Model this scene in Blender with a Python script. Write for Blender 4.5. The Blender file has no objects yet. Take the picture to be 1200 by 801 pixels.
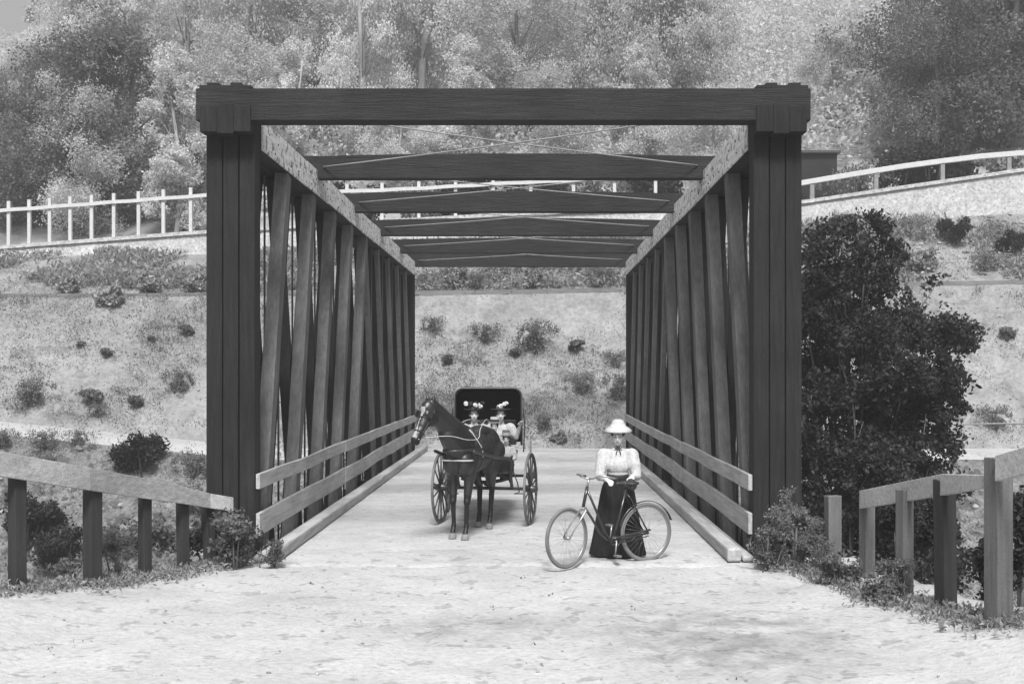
import bpy, math, random
import numpy as np
from mathutils import Vector, Matrix
from mathutils.bvhtree import BVHTree
R = math.radians
random.seed(7); rng = np.random.default_rng(7)
scn = bpy.context.scene
COL = scn.collection

# ------------------------------------------------------------------ camera, world, sun, exposure
EYE = 2.27; FPX = 1351.0; VX = 624.0; VY = 436.0
cam = bpy.data.cameras.new('camera'); camo = bpy.data.objects.new('camera', cam); COL.objects.link(camo)
camo.location = (0, 0, EYE); camo.rotation_euler = (R(90), 0, 0)
cam.lens = 36 * FPX / 1200; cam.sensor_width = 36; cam.sensor_fit = 'HORIZONTAL'
cam.shift_x = -24 / 1200; cam.shift_y = 35.5 / 1200
cam.clip_start = 0.1; cam.clip_end = 2000
scn.camera = camo
SUN_DIR = Vector((0.03, -0.62, 0.78)).normalized()      # towards the sun
w = bpy.data.worlds.new('World'); scn.world = w; w.use_nodes = True
nt = w.node_tree; bg = nt.nodes['Background']
sky = nt.nodes.new('ShaderNodeTexSky'); sky.sky_type = 'NISHITA'; sky.sun_disc = False
sky.sun_elevation = math.asin(SUN_DIR.z); sky.sun_rotation = math.atan2(SUN_DIR.x, SUN_DIR.y)
sky.dust_density = 4.0
bw = nt.nodes.new('ShaderNodeSeparateColor')          # a blue-sensitive plate: only the sky's blue counts
nt.links.new(sky.outputs[0], bw.inputs[0]); nt.links.new(bw.outputs['Blue'], bg.inputs[0])
bg.inputs[1].default_value = 0.072  # sky strength
sl = bpy.data.lights.new('sun', 'SUN'); sl.energy = 4.4; sl.angle = R(15); sl.color = (1, 1, 1)
so = bpy.data.objects.new('sun', sl); COL.objects.link(so)
so.rotation_euler = SUN_DIR.to_track_quat('Z', 'Y').to_euler()
scn.view_settings.view_transform = 'Standard'; scn.view_settings.look = 'None'
scn.view_settings.gamma = 1; scn.view_settings.exposure = 0.78

# ------------------------------------------------------------------ materials
def ramp(nt, fac, stops):
    r = nt.nodes.new('ShaderNodeValToRGB'); cr = r.color_ramp
    while len(cr.elements) < len(stops): cr.elements.new(0.5)
    for e, (p, v) in zip(cr.elements, stops):
        e.position = p; e.color = (v, v, v, 1)
    nt.links.new(fac, r.inputs[0]); return r.outputs[0]
def noise(nt, vec, scale, detail=4, rough=0.6):
    n = nt.nodes.new('ShaderNodeTexNoise'); n.inputs['Scale'].default_value = scale
    n.inputs['Detail'].default_value = detail; n.inputs['Roughness'].default_value = rough
    nt.links.new(vec, n.inputs['Vector']); return n.outputs['Fac']
def mapping(nt, sc):
    tc = nt.nodes.new('ShaderNodeTexCoord'); mp = nt.nodes.new('ShaderNodeMapping')
    mp.inputs['Scale'].default_value = sc
    nt.links.new(tc.outputs['Object'], mp.inputs['Vector']); return mp.outputs[0]
def mul(nt, a, b):
    m = nt.nodes.new('ShaderNodeMath'); m.operation = 'MULTIPLY'
    for i, v in enumerate((a, b)):
        if isinstance(v, (int, float)): m.inputs[i].default_value = v
        else: nt.links.new(v, m.inputs[i])
    return m.outputs[0]
def M(name, base, var=0.25, scale=6, rough=0.8, bump=0.0, bscale=None, stretch=(1, 1, 1), big=0.0, bigscale=0.6,
      spec=0.3, island=0.0, metal=0.0, objrand=0.0, fine=0.0, finescale=60, speck=None):
    m = bpy.data.materials.new(name); m.use_nodes = True; nt = m.node_tree
    b = nt.nodes['Principled BSDF']; v = mapping(nt, stretch)
    n1 = noise(nt, v, scale)
    col = ramp(nt, n1, [(0.25, base * (1 - var)), (0.75, base * (1 + var))])
    if big:
        v1 = mapping(nt, (1, 1, 1))
        col = mul(nt, col, ramp(nt, noise(nt, v1, bigscale, 3), [(0.3, 1 - big), (0.7, min(1.0, 1.0))]))
    if fine:
        v2 = mapping(nt, (1, 1, 1))
        col = mul(nt, col, ramp(nt, noise(nt, v2, finescale, 2), [(0.3, 1 - fine), (0.6, 1)]))
    if speck:
        v3 = mapping(nt, (1, 1, 1))
        col = mul(nt, col, ramp(nt, noise(nt, v3, speck[0], 3), [(speck[1], 1 - speck[2]), (speck[1] + .06, 1)]))
    if island:
        g = nt.nodes.new('ShaderNodeNewGeometry')
        col = mul(nt, col, ramp(nt, g.outputs['Random Per Island'], [(0, 1 - island), (1, 1)]))
    if objrand:
        g = nt.nodes.new('ShaderNodeObjectInfo')
        col = mul(nt, col, ramp(nt, g.outputs['Random'], [(0, 1 - objrand), (1, 1)]))
    nt.links.new(col, b.inputs['Base Color'])
    b.inputs['Roughness'].default_value = rough; b.inputs['Metallic'].default_value = metal
    b.inputs['Specular IOR Level'].default_value = spec
    if bump:
        bp = nt.nodes.new('ShaderNodeBump'); bp.inputs['Strength'].default_value = bump
        bp.inputs['Distance'].default_value = 0.05 if bscale is None or bscale < 20 else 0.015
        nt.links.new(noise(nt, v, bscale or scale * 2, 6, 0.7), bp.inputs['Height'])
        nt.links.new(bp.outputs[0], b.inputs['Normal'])
    return m
def leaf_mat(name, base, trans=0.35, var=0.4, big=0.35, bigscale=0.7):
    m = bpy.data.materials.new(name); m.use_nodes = True; nt = m.node_tree
    nt.nodes.remove(nt.nodes['Principled BSDF']); out = nt.nodes['Material Output']
    g = nt.nodes.new('ShaderNodeNewGeometry')
    c = ramp(nt, g.outputs['Random Per Island'], [(0, base * (1 - var)), (1, base * (1 + var))])
    c = mul(nt, c, ramp(nt, noise(nt, mapping(nt, (1, 1, 1)), bigscale, 2), [(0.35, 1 - big), (0.65, 1)]))
    oi = nt.nodes.new('ShaderNodeObjectInfo')
    c = mul(nt, c, ramp(nt, oi.outputs['Random'], [(0, 0.8), (1, 1)]))
    d = nt.nodes.new('ShaderNodeBsdfDiffuse'); t = nt.nodes.new('ShaderNodeBsdfTranslucent')
    mx = nt.nodes.new('ShaderNodeMixShader'); mx.inputs[0].default_value = trans
    nt.links.new(c, d.inputs[0]); nt.links.new(c, t.inputs[0])
    nt.links.new(d.outputs[0], mx.inputs[1]); nt.links.new(t.outputs[0], mx.inputs[2])
    nt.links.new(mx.outputs[0], out.inputs[0]); return m

def wood(name, base, axis, **k):
    st = {'x': (0.35, 6, 6), 'y': (6, 0.35, 6), 'z': (6, 6, 0.35)}[axis]
    d = dict(var=0.3, scale=4, rough=0.85, bump=0.35, bscale=9, stretch=st, fine=0.25, finescale=70, big=0.25, bigscale=1.3)
    d.update(k); return M(name, base, **d)
kk = dict(var=.45, big=.45, bigscale=.9, fine=.4, finescale=45, bump=.6)
dark_x = wood('dark painted timber across', 0.028, 'x', **kk); dark_y = wood('dark timber along', 0.03, 'y', **kk); dark_z = wood('dark timber upright', 0.02, 'z', **kk)
brace_m = wood('weathered brace timber', 0.21, 'z', island=0.3, big=.45, bigscale=.8); brace_c = wood('counter brace timber', 0.07, 'z', island=0.4); brace_shade = wood('brace timber darkened as shade', 0.014, 'z', island=0.3)  # counter, outer and far braces: gap shade put into the colour
chord_m = wood('pale chord face timber', 0.8, 'y', big=.15, speck=(9, 0.40, 0.7))  # for the added face boards over the dark, shade-toned chord sticks
rail_l = wood('worn fence plank', 0.36, 'y', big=.35)
rail_y = wood('grey rail plank', 0.43, 'y'); rail_x = wood('grey rail plank across', 0.45, 'x')
post_m = wood('weathered fence post', 0.04, 'z', island=0.3); post_l = wood('pale fence post', 0.13, 'z')
deck_m = M('dusty deck planks', 0.45, var=.12, scale=2.2, stretch=(.8, 1.2, 1), rough=.95, island=0.03, bump=0.5, bscale=10, big=.2, bigscale=.7, fine=.2, finescale=25, speck=(4, 0.34, 0.22))
kerb_m = wood('kerb timber', 0.42, 'y')
iron = M('dark iron', 0.04, rough=0.5, spec=0.5)
rod_m = M('galvanised rod', 0.22, rough=0.6)
dust_m = M('pale road dust', 0.45, var=0.13, scale=1.1, rough=0.95, bump=0.6, bscale=14, big=0.2, bigscale=0.4, fine=0.18, finescale=16, speck=(4, 0.36, 0.25))
def damp(m, loc, rad, dark):          # a patch of darker trampled earth in the road
    nt = m.node_tree; b = nt.nodes['Principled BSDF']; src = b.inputs['Base Color'].links[0].from_socket
    tc = nt.nodes.new('ShaderNodeTexCoord'); mp = nt.nodes.new('ShaderNodeMapping'); mp.vector_type = 'TEXTURE'
    mp.inputs['Location'].default_value = loc; mp.inputs['Scale'].default_value = rad; nt.links.new(tc.outputs['Object'], mp.inputs[0])
    g = nt.nodes.new('ShaderNodeTexGradient'); g.gradient_type = 'SPHERICAL'; nt.links.new(mp.outputs[0], g.inputs[0])
    k = mul(nt, ramp(nt, g.outputs[1], [(0, 0), (.6, 1)]), ramp(nt, noise(nt, mapping(nt, (1, 1, 1)), 3, 5), [(.35, 0), (.6, 1)]))
    nt.links.new(mul(nt, src, ramp(nt, k, [(0, 1), (1, 1 - dark)])), b.inputs['Base Color'])
damp(dust_m, (1.7, 9.9, 0), (1.5, 1.7, 1.5), .4); damp(dust_m, (-.5, 10.2, 0), (1.6, .8, 1.5), .25)
gulch_m = M('dry gulch earth', 0.17, var=0.5, scale=2.2, rough=0.95, bump=1, bscale=6, fine=0.4, finescale=12, speck=(2.5, 0.42, 0.5))
hill_m = M('dry hillside earth', 0.28, var=0.2, scale=2, rough=0.95, bump=.8, bscale=6, big=0.3, bigscale=0.35, fine=0.22, finescale=8, speck=(1.2, 0.38, 0.2))
far_m = M('distant brush slope', 0.32, var=0.6, scale=0.25, rough=0.95, big=0.4, bigscale=0.08, fine=0.5, finescale=1.2)
stone_m = M('pale rubble stone', 0.5, var=0.2, scale=5, rough=0.9, bump=1, bscale=7, fine=0.4, finescale=9)
white_m = M('whitewashed timber', 0.5, var=0.1, rough=0.7)
rock_m = M('rubble', 0.33, var=0.3, scale=5, rough=0.95, island=0.5)
bark = wood('tree bark', 0.16, 'z'); bark_pale = wood('pale bark', 0.4, 'z')
leaf_dark = leaf_mat('dark foliage', 0.075, 0.45, var=.7, big=.55, bigscale=.8); leaf_oak = leaf_mat('evergreen foliage', 0.26, 0.5)
leaf_mid = leaf_mat('mid foliage', 0.36, 0.5); leaf_wood = leaf_mat('pale grey hazed foliage', 0.70, 0.5, var=.14, big=.3, bigscale=.35); leaf_pale = leaf_mat('pale foliage', 0.82, 0.5, var=0.2)  # the pale grey also carries part of the distance haze
leaf_haze = leaf_mat('silvery hazed foliage', 0.78, 0.5, var=.1, big=0.3); leaf_dry = leaf_mat('dry scrub foliage', 0.42, 0.4)  # silvery tone lightened further: some distance haze put into the colour
leaf_scrub = leaf_mat('hillside scrub foliage', 0.24, 0.45); leaf_weed = leaf_mat('roadside weeds', .2, .4); grass_m = leaf_mat('dry grass blades', 0.30, 0.4, bigscale=0.3)

# ------------------------------------------------------------------ helpers
def tag(o, label=None, cat=None, group=None, kind=None):
    if label: o['label'] = label
    if cat: o['category'] = cat
    if group: o['group'] = group
    if kind: o['kind'] = kind
    return o
def empty(name, loc, label=None, cat=None, group=None):
    o = bpy.data.objects.new(name, None); COL.objects.link(o); o.location = loc
    o.empty_display_size = 0.2
    return tag(o, label, cat, group)
def wloc(p):
    v = Vector((0, 0, 0))
    while p is not None: v += Vector(p.location); p = p.parent
    return v
class MB:
    def __init__(s): s.v = []; s.f = []; s.sm = []; s.mi = []; s.m = 0
    def add(s, vs, fs, smooth=False):
        n = len(s.v); s.v += [tuple(v) for v in vs]; s.f += [tuple(i + n for i in f) for f in fs]; s.sm += [smooth] * len(fs); s.mi += [s.m] * len(fs)
    def hexa(s, c):  # 8 corners: bottom 4 ccw then top 4
        s.add(c, [(3, 2, 1, 0), (4, 5, 6, 7), (0, 1, 5, 4), (1, 2, 6, 5), (2, 3, 7, 6), (3, 0, 4, 7)])
    def box(s, x0, x1, y0, y1, z0, z1):
        s.hexa([(x0, y0, z0), (x1, y0, z0), (x1, y1, z0), (x0, y1, z0), (x0, y0, z1), (x1, y0, z1), (x1, y1, z1), (x0, y1, z1)])
    def beam(s, a, b, wu, wv, up=(0, 0, 1), taper=1.0):
        a = Vector(a); b = Vector(b); d = (b - a).normalized(); up = Vector(up)
        u = d.cross(up)
        if u.length < 1e-4: u = d.cross(Vector((0, 1, 0)))
        u.normalize(); v = u.cross(d).normalized(); c = []
        for p, k in ((a, 1), (b, taper)):
            for su, sv in ((-1, -1), (1, -1), (1, 1), (-1, 1)): c.append(p + u * su * wu / 2 * k + v * sv * wv / 2 * k)
        s.add(c, [(0, 1, 2, 3), (7, 6, 5, 4), (0, 4, 5, 1), (1, 5, 6, 2), (2, 6, 7, 3), (3, 7, 4, 0)])
    def plank(s, pts, h, t, side):  # bent plank: pts = centre line, h vertical height, t thickness, side = unit normal
        side = Vector(side); n = len(pts); vs = []; hh = h if isinstance(h, (list, tuple)) else [h] * n
        for p, q in zip(pts, hh):
            p = Vector(p); up = Vector((0, 0, q / 2))
            vs += [p - up - side * t / 2, p - up + side * t / 2, p + up + side * t / 2, p + up - side * t / 2]
        fs = [(0, 1, 2, 3), tuple(4 * (n - 1) + i for i in (3, 2, 1, 0))]
        for i in range(n - 1):
            for k in range(4): fs.append((4 * i + k, 4 * i + 4 + k, 4 * i + 4 + (k + 1) % 4, 4 * i + (k + 1) % 4))
        s.add(vs, fs)
    def tube(s, pts, r, seg=8, caps=True, flat=1.0, closed=False):
        pts = [Vector(p) for p in pts]; n = len(pts); rr = list(r) if isinstance(r, (list, tuple)) else [r] * n
        up = Vector((0, 0, 1)); vs = []; prev = None
        for i in range(n):
            if closed: d = pts[(i + 1) % n] - pts[i - 1]
            else: d = pts[min(i + 1, n - 1)] - pts[max(i - 1, 0)]
            if d.length < 1e-9: d = Vector((0, 0, 1))
            d.normalize()
            if prev is None:
                u = d.cross(up)
                if u.length < 1e-3: u = d.cross(Vector((1, 0, 0)))
            else: u = prev - d * prev.dot(d)
            u.normalize(); prev = u; v = d.cross(u)
            for k in range(seg):
                a = 2 * math.pi * k / seg
                vs.append(pts[i] + u * math.cos(a) * rr[i] + v * math.sin(a) * rr[i] * flat)
        fs = []
        for i in range(n if closed else n - 1):
            j = (i + 1) % n
            for k in range(seg): fs.append((i * seg + k, i * seg + (k + 1) % seg, j * seg + (k + 1) % seg, j * seg + k))
        if caps and not closed: fs += [tuple(reversed(range(seg))), tuple((n - 1) * seg + k for k in range(seg))]
        s.add(vs, fs, True)
    def ell(s, c, r, rot=None, seg=16, rings=10):
        c = Vector(c); r = (r, r, r) if isinstance(r, (int, float)) else r; vs = []; fs = []
        for i in range(rings + 1):
            t = math.pi * i / rings
            for k in range(seg):
                p = 2 * math.pi * k / seg
                q = Vector((r[0] * math.sin(t) * math.cos(p), r[1] * math.sin(t) * math.sin(p), r[2] * math.cos(t)))
                if rot is not None: q = rot @ q
                vs.append(c + q)
        for i in range(rings):
            for k in range(seg):
                a, b, d, e = i * seg + k, (i + 1) * seg + k, (i + 1) * seg + (k + 1) % seg, i * seg + (k + 1) % seg
                fs.append((a, b, d, e))
        s.add(vs, fs, True)
    def cap(s, a, b, ra, rb, seg=12):  # tapered capsule
        a = Vector(a); b = Vector(b); d = (b - a); L = d.length; d.normalize(); pts = []; rr = []
        for t in (0, .15, .35, .6, .85, 1): 
            if t < 1: pts.append(a - d * ra * math.cos(t * math.pi / 2)); rr.append(max(1e-3, ra * math.sin(t * math.pi / 2)))
        pts.append(a); rr.append(ra); pts.append(b); rr.append(rb)
        for t in (.15, .35, .6, .85, 1): pts.append(b + d * rb * math.sin(t * math.pi / 2)); rr.append(max(1e-3, rb * math.cos(t * math.pi / 2)))
        s.tube(pts, rr, seg)
    def lathe(s, prof, c=(0, 0, 0), seg=24, sx=1, sy=1, fold=0, nf=9, rot=None, ph=0):
        c = Vector(c); vs = []; fs = []; n = len(prof)
        for i, (r, z) in enumerate(prof):
            for k in range(seg):
                a = 2 * math.pi * k / seg
                q = r * (1 + fold * (i / max(1, n - 1)) * math.sin(nf * a + ph + 1.7 * math.sin(2 * a)))
                p = Vector((q * math.cos(a) * sx, q * math.sin(a) * sy, z))
                if rot is not None: p = rot @ p
                vs.append(c + p)
        for i in range(n - 1):
            for k in range(seg): fs.append((i * seg + k, i * seg + (k + 1) % seg, (i + 1) * seg + (k + 1) % seg, (i + 1) * seg + k))
        s.add(vs, fs, True)
    def mesh(s, name, mat, off):
        me = bpy.data.meshes.new(name)
        me.from_pydata([(v[0] - off.x, v[1] - off.y, v[2] - off.z) for v in s.v], [], s.f)
        if any(s.sm): me.polygons.foreach_set('use_smooth', s.sm)
        for m in (mat if isinstance(mat, (list, tuple)) else [mat]): me.materials.append(m)
        if any(s.mi): me.polygons.foreach_set('material_index', s.mi)
        return me
    def build(s, name, mat, parent=None, bevel=0, local=False):
        off = wloc(parent) if (parent is not None and not local) else Vector((0, 0, 0))
        me = s.mesh(name, mat, off); o = bpy.data.objects.new(name, me); COL.objects.link(o)
        if parent is not None: o.parent = parent
        if bevel:
            b = o.modifiers.new('bevel', 'BEVEL'); b.width = bevel; b.segments = 2; b.limit_method = 'ANGLE'
        return o
    def remesh(s, name, mats, parent, vox=0.01, smooth=3, classify=None, local=False, fac=0.5):
        off = wloc(parent) if (parent is not None and not local) else Vector((0, 0, 0))
        me = s.mesh(name, mats, off); o = bpy.data.objects.new(name + '_tmp', me); COL.objects.link(o)
        m = o.modifiers.new('r', 'REMESH'); m.mode = 'VOXEL'; m.voxel_size = vox; m.use_smooth_shade = True
        if smooth:
            q = o.modifiers.new('s', 'SMOOTH'); q.factor = fac; q.iterations = smooth
        dg = bpy.context.evaluated_depsgraph_get(); dg.update()
        me2 = bpy.data.meshes.new_from_object(o.evaluated_get(dg)); me2.name = name
        bpy.data.objects.remove(o); bpy.data.meshes.remove(me)
        me2.materials.clear()
        for mm in (mats if isinstance(mats, (list, tuple)) else [mats]): me2.materials.append(mm)
        me2.polygons.foreach_set('use_smooth', [True] * len(me2.polygons))
        if classify:
            for p in me2.polygons: p.material_index = classify(p.center + off, p.normal)
        o = bpy.data.objects.new(name, me2); COL.objects.link(o)
        if parent is not None: o.parent = parent
        return o
def np_mesh(name, V, F, mat, parent=None, smooth=False, off=None):
    me = bpy.data.meshes.new(name); V = np.asarray(V, dtype=np.float32)
    if off is not None: V = V - np.array(off, dtype=np.float32)
    me.vertices.add(len(V)); me.vertices.foreach_set('co', V.ravel())
    F = np.asarray(F, dtype=np.int32); k = F.shape[1]
    me.loops.add(F.size); me.loops.foreach_set('vertex_index', F.ravel())
    me.polygons.add(len(F)); me.polygons.foreach_set('loop_start', np.arange(0, F.size, k, dtype=np.int32))
    me.polygons.foreach_set('loop_total', np.full(len(F), k, dtype=np.int32))
    me.polygons.foreach_set('use_smooth', np.full(len(F), smooth))
    me.materials.append(mat); me.update(); me.validate()
    return me
def link(name, me, parent=None):
    o = bpy.data.objects.new(name, me); COL.objects.link(o)
    if parent is not None: o.parent = parent
    return o
def X(px, D): return (px - VX) / FPX * D
def Z(py, D): return EYE - (py - VY) / FPX * D

# ------------------------------------------------------------------ terrain
_perm = np.random.default_rng(3).random((256, 256))
def vnoise(x, y):
    xi = np.floor(x).astype(int); yi = np.floor(y).astype(int); fx = x - xi; fy = y - yi
    fx = fx * fx * (3 - 2 * fx); fy = fy * fy * (3 - 2 * fy)
    g = lambda a, b: _perm[a % 256, b % 256]
    return (g(xi, yi) * (1 - fx) + g(xi + 1, yi) * fx) * (1 - fy) + (g(xi, yi + 1) * (1 - fx) + g(xi + 1, yi + 1) * fx) * fy
def fbm(x, y, o=4):
    s = 0; a = 0.5
    for i in range(o): s = s + a * (vnoise(x * 2 ** i + 17 * i, y * 2 ** i + 31 * i) - 0.5); a *= 0.5
    return s
WX = [-60, -20.8, -12.8, -.8, 10.5, 19.2, 60]
WT = [5.2, 7.17, 7.77, 8.47, 8.93, 10.2, 14.5]      # wall top
WB = [4.8, 6.80, 6.93, 7.35, 8.07, 8.53, 11.0]      # wall foot
LE = [4.0, 4.92, 4.95, 5.07, 5.30, 5.43, 6.0]       # ledge
def sst(a, b, x):
    t = np.clip((x - a) / (b - a), 0, 1); return t * t * (3 - 2 * t)
def H(x, y):
    x = np.asarray(x, float); y = np.asarray(y, float)
    bankL = 0.10 * np.clip(-x - 4.0, 0, 6) * sst(13.5, 10, y) * 1.6 + 0.0 * x
    bankR = 0.22 * np.clip(x - 2.9, 0, 2) * sst(11.8, 8.5, y)
    near = bankL + bankR + 0.03 * fbm(x * 1.3, y * 1.3) + 0.035 * fbm(x * 4, y * 4, 3)
    for rx in (-1.15, .35, -.55, 1.3): near = near - .03 * np.exp(-((x - rx - .25 * np.sin(y * .35 + rx)) / .10) ** 2) * sst(14, 12.5, y) * (.6 + 2 * fbm(x * 2, y * 1.5, 2))
    near = near + .03 * fbm(x * 9, y * 9, 2) * sst(15, 12, y)
    ye = 14.15 - 1.8 * np.clip(-x - 4.0, 0, 9) - 5 * np.clip(x - 3.95, 0, 2.2)
    d = np.clip(y - ye, 0, None)
    drop = -4.0 * (1 - np.exp(-d * 0.42)) - 0.15 * sst(0, .5, d)
    gul = near + drop + 0.9 * fbm(x * .35, y * .35) * sst(0, 2, d) + 0.22 * fbm(x * 1.5, y * 1.5) * sst(0, 1, d)
    zr = np.clip(-x - 8, 0, None) * 0.1
    up = zr - 0.05 - np.clip(33.0 - y, 0, None) * 0.8
    amp = sst(32.8, 31.5, y)
    up = up + amp * (0.8 * fbm(x * .4, y * .4) + .3 * fbm(x * 1.6, y * 1.6))
    le = np.interp(x, WX, LE); wb = np.interp(x, WX, WB); wt = np.interp(x, WX, WT)
    t = np.clip((y - 35.2) / 5.1, 0, 1)
    bank = (le - zr) * (0.85 * t + 0.15 * t * t)
    t2 = np.clip((y - 40.55) / 4.5, 0, 1)
    bench = (wb - le) * t2
    t3 = sst(45.15, 45.3, y); top = (wt - wb - 0.05) * t3
    rough = sst(35.2, 36.2, y) * (1 - sst(44.5, 45.1, y)) * (1 - 0.75 * np.exp(-((y - 40.4) / .25) ** 2))
    ridge = rough * (0.55 * fbm(x * .3 + 9, y * .3) + 0.30 * fbm(x * .9, y * .9) + .24 * fbm(x * 2.7, y * 2.7, 3))
    hz = np.clip(y - 50, 0, None)
    hill = 0.56 * hz + sst(50, 70, y) * (6 * fbm(x * .03, y * .03 + 5) + 2.0 * fbm(x * .12, y * .12))
    far = up + bank + bench + top + ridge
    # ridge line drops away towards the upper left
    cap = np.where(x < -34, 31.5 + (x + 52) * 0.75 - 8, 200) + 0.15 * (y - 100)
    far = far + np.minimum(hill, np.maximum(cap - 8, 0.2 * hz))
    return np.maximum(gul, far)
def h1(x, y): return float(H(np.array([x]), np.array([y]))[0])
def hit(px, py, d0=15.0, d1=140.0):
    D = np.arange(d0, d1, 0.05); x = (px - VX) / FPX * D; z = EYE - (py - VY) / FPX * D
    k = np.argmax(H(x, D) > z)
    D = D[k]; return float((px - VX) / FPX * D), float(D), h1((px - VX) / FPX * D, D)
def grid(name, xs, ys, mat, label=None):
    gx, gy = np.meshgrid(xs, ys); gz = H(gx, gy); V = np.stack([gx, gy, gz], -1).reshape(-1, 3)
    nx, ny = len(xs), len(ys); i, j = np.meshgrid(np.arange(nx - 1), np.arange(ny - 1)); a = (j * nx + i).ravel()
    F = np.stack([a, a + 1, a + 1 + nx, a + nx], -1)
    o = link(name, np_mesh(name, V, F, mat, smooth=True)); return tag(o, kind='structure')
xs = np.concatenate([np.arange(-60, -24, 1.0), np.arange(-24, 24, 0.16), np.arange(24, 61, 1.0)])
grid('dirt_road', np.concatenate([np.arange(-60, -12, 1.5), np.arange(-12, 12, .09), np.arange(12, 61, 1.5)]), np.concatenate([np.arange(-30, 4, 1.0), np.arange(4, 14.0, .09), [14.1]]), dust_m)
grid('gulch', xs, np.concatenate([np.arange(14.1, 32.7, .2), [32.8]]), gulch_m)
grid('far_road', xs, np.array([32.8, 33.3, 34, 34.6, 35.2]), dust_m)
grid('hillside', xs, np.concatenate([np.arange(35.2, 45.1, .13), [45.15, 45.3]]), hill_m)
grid('upper_road', xs, np.array([45.3, 46.5, 48, 50.0]), dust_m)
xf = np.arange(-190, 191, 2.0); grid('far_hill', xf, np.concatenate([np.arange(50, 150, 1.5), np.arange(150, 260, 5)]), far_m)

# ------------------------------------------------------------------ bridge
BX = -0.345; HW = 3.03; TT = 0.59; D0 = 14.0; NP = 10; PL = 1.87; D1 = D0 + 0.15 + NP * PL
ZC0, ZC1 = 5.02, 5.38
br = empty('timber_truss_bridge', (BX, D0, 0), 'dark timber truss bridge with open top and plank deck over the gulch', 'bridge')
m = MB(); y = D0 - 0.25; k = 0
while y < D1 + 0.3:
    wv = 0.24 + random.uniform(-.02, .02); dz = random.uniform(-.003, .003)
    m.box(BX - 2.98 + random.uniform(-.03, .03), BX + 2.98, y, y + wv - 0.003, -0.07 + dz, 0.015 + dz); y += wv
m.build('deck', deck_m, br)
for s in (-1, 1):
    xi = BX + s * HW
    sticks = [(0, .19), (.2, .385), (.395, .59)]
    # posts at both portals
    for yy in (D0, D1):
        m = MB()
        for a, b in sticks:
            x0, x1 = sorted((xi + s * a, xi + s * (b - .004)))
            dy = random.uniform(-.012, .012)
            m.box(x0, x1, yy + dy, yy + .30, -1.6, ZC1 + .05)
        p = m.build('portal_post', dark_z, br, bevel=0.008)
        if yy == D0:
            m = MB()
            for q, (a, b) in enumerate(sticks):
                x0, x1 = sorted((xi + s * (a - .01), xi + s * (b + .004)))
                m.box(x0, x1 - .004, yy - .24 - q * .006, yy - .013, 5.13 + (.012, -.012, .006)[q], 5.455 + (.0, .014, -.01)[q])
            m.build('post_collar', dark_z, p, bevel=0.006)
    # chords: inner and outer sticks
    m = MB()
    for a, b in sticks:
        x0, x1 = sorted((xi + s * a, xi + s * (b - .004)))
        yy = D0 + .31
        while yy < D1 - .05:
            e = min(D1 - .01, yy + 5.6 + a * 3); m.box(x0, x1, yy, e - .006, ZC0, ZC1); yy = e
    m.m = 2; yy = D0 + .32; x0, x1 = sorted((xi - s * .004, xi - s * .03))  # added face boards: pale face over dark sticks paints the underside's shade
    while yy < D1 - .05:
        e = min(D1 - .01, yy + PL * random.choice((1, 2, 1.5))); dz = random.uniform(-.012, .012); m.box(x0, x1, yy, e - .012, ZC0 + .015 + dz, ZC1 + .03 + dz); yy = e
    m.m = 1
    for i in range(NP * 4):
        yy = D0 + .6 + i * PL / 4
        for zz in (ZC0 + .1, ZC0 + .25):
            if random.random() < .5:
                c = Vector((xi - s * .028, yy + random.uniform(-.1, .1), zz + random.uniform(-.02, .02)))
                m.tube([c, c - Vector((s * .015, 0, 0))], random.uniform(.012, .022), 6)
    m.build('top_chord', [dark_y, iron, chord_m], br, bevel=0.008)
    m = MB()
    for a, b in sticks:
        x0, x1 = sorted((xi + s * a, xi + s * (b - .004))); m.box(x0, x1, D0 + .31, D1 - .01, -.85, -.42)
    m.build('bottom_chord', dark_y, br, bevel=0.008)
    # braces
    for i in range(NP):
        ya = D0 + .30 + i * PL; yb = ya + PL
        for q, (a, b) in enumerate(sticks):
            mid = xi + s * (a + b) / 2; m = MB(); main = q != 1
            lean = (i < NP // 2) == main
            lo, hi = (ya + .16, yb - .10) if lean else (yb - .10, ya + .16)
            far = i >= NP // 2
            wd = .085 if (far and q == 0) else (b - a) - .012; j = random.uniform(-.02, .02)  # far inner braces thinner than real timbers, to read as narrow light strips
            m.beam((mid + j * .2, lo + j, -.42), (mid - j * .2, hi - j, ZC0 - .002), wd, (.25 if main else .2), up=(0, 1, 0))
            m.build('brace' if main else 'counter_brace', brace_m if q == 0 else (brace_shade if q == 2 or far else brace_c), br, bevel=0.008)  # darker tones here stand for the shade inside the truss
        if i:
            m = MB()
            for a in (.195, .39): m.tube([(xi + s * a, ya + .03, -1.0), (xi + s * a, ya + .03, ZC1 + .1)], .016, 6)
            m.build('tie_rod', iron, br)
    # guard rails
    xr = xi - s * .035
    for (za, zb, hh) in ((.94, .98, .19), (.42, .52, .27)):
        m = MB(); n = 42; pts = []
        for i in range(n):
            t = i / (n - 1); yy = D0 + .02 + t * (D1 - D0)
            pts.append((xr, yy, za + (zb - za) * t + .07 * float(fbm(np.array(t * 7 + s * 3), np.array(za * 9), 3))))
        for c in range(0, n - 1, 14):
            hs = hh * random.uniform(.94, 1.04); m.plank([(p[0] - s * (.004 * (c % 3)), p[1], p[2]) for p in pts[c:min(c + 15, n)]], hs, .05, (1, 0, 0))
        m.build('guard_rail', rail_y, br, bevel=.006)
    # kerb
    m = MB(); xk = BX + s * 2.66
    yy = D0 - .3
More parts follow.
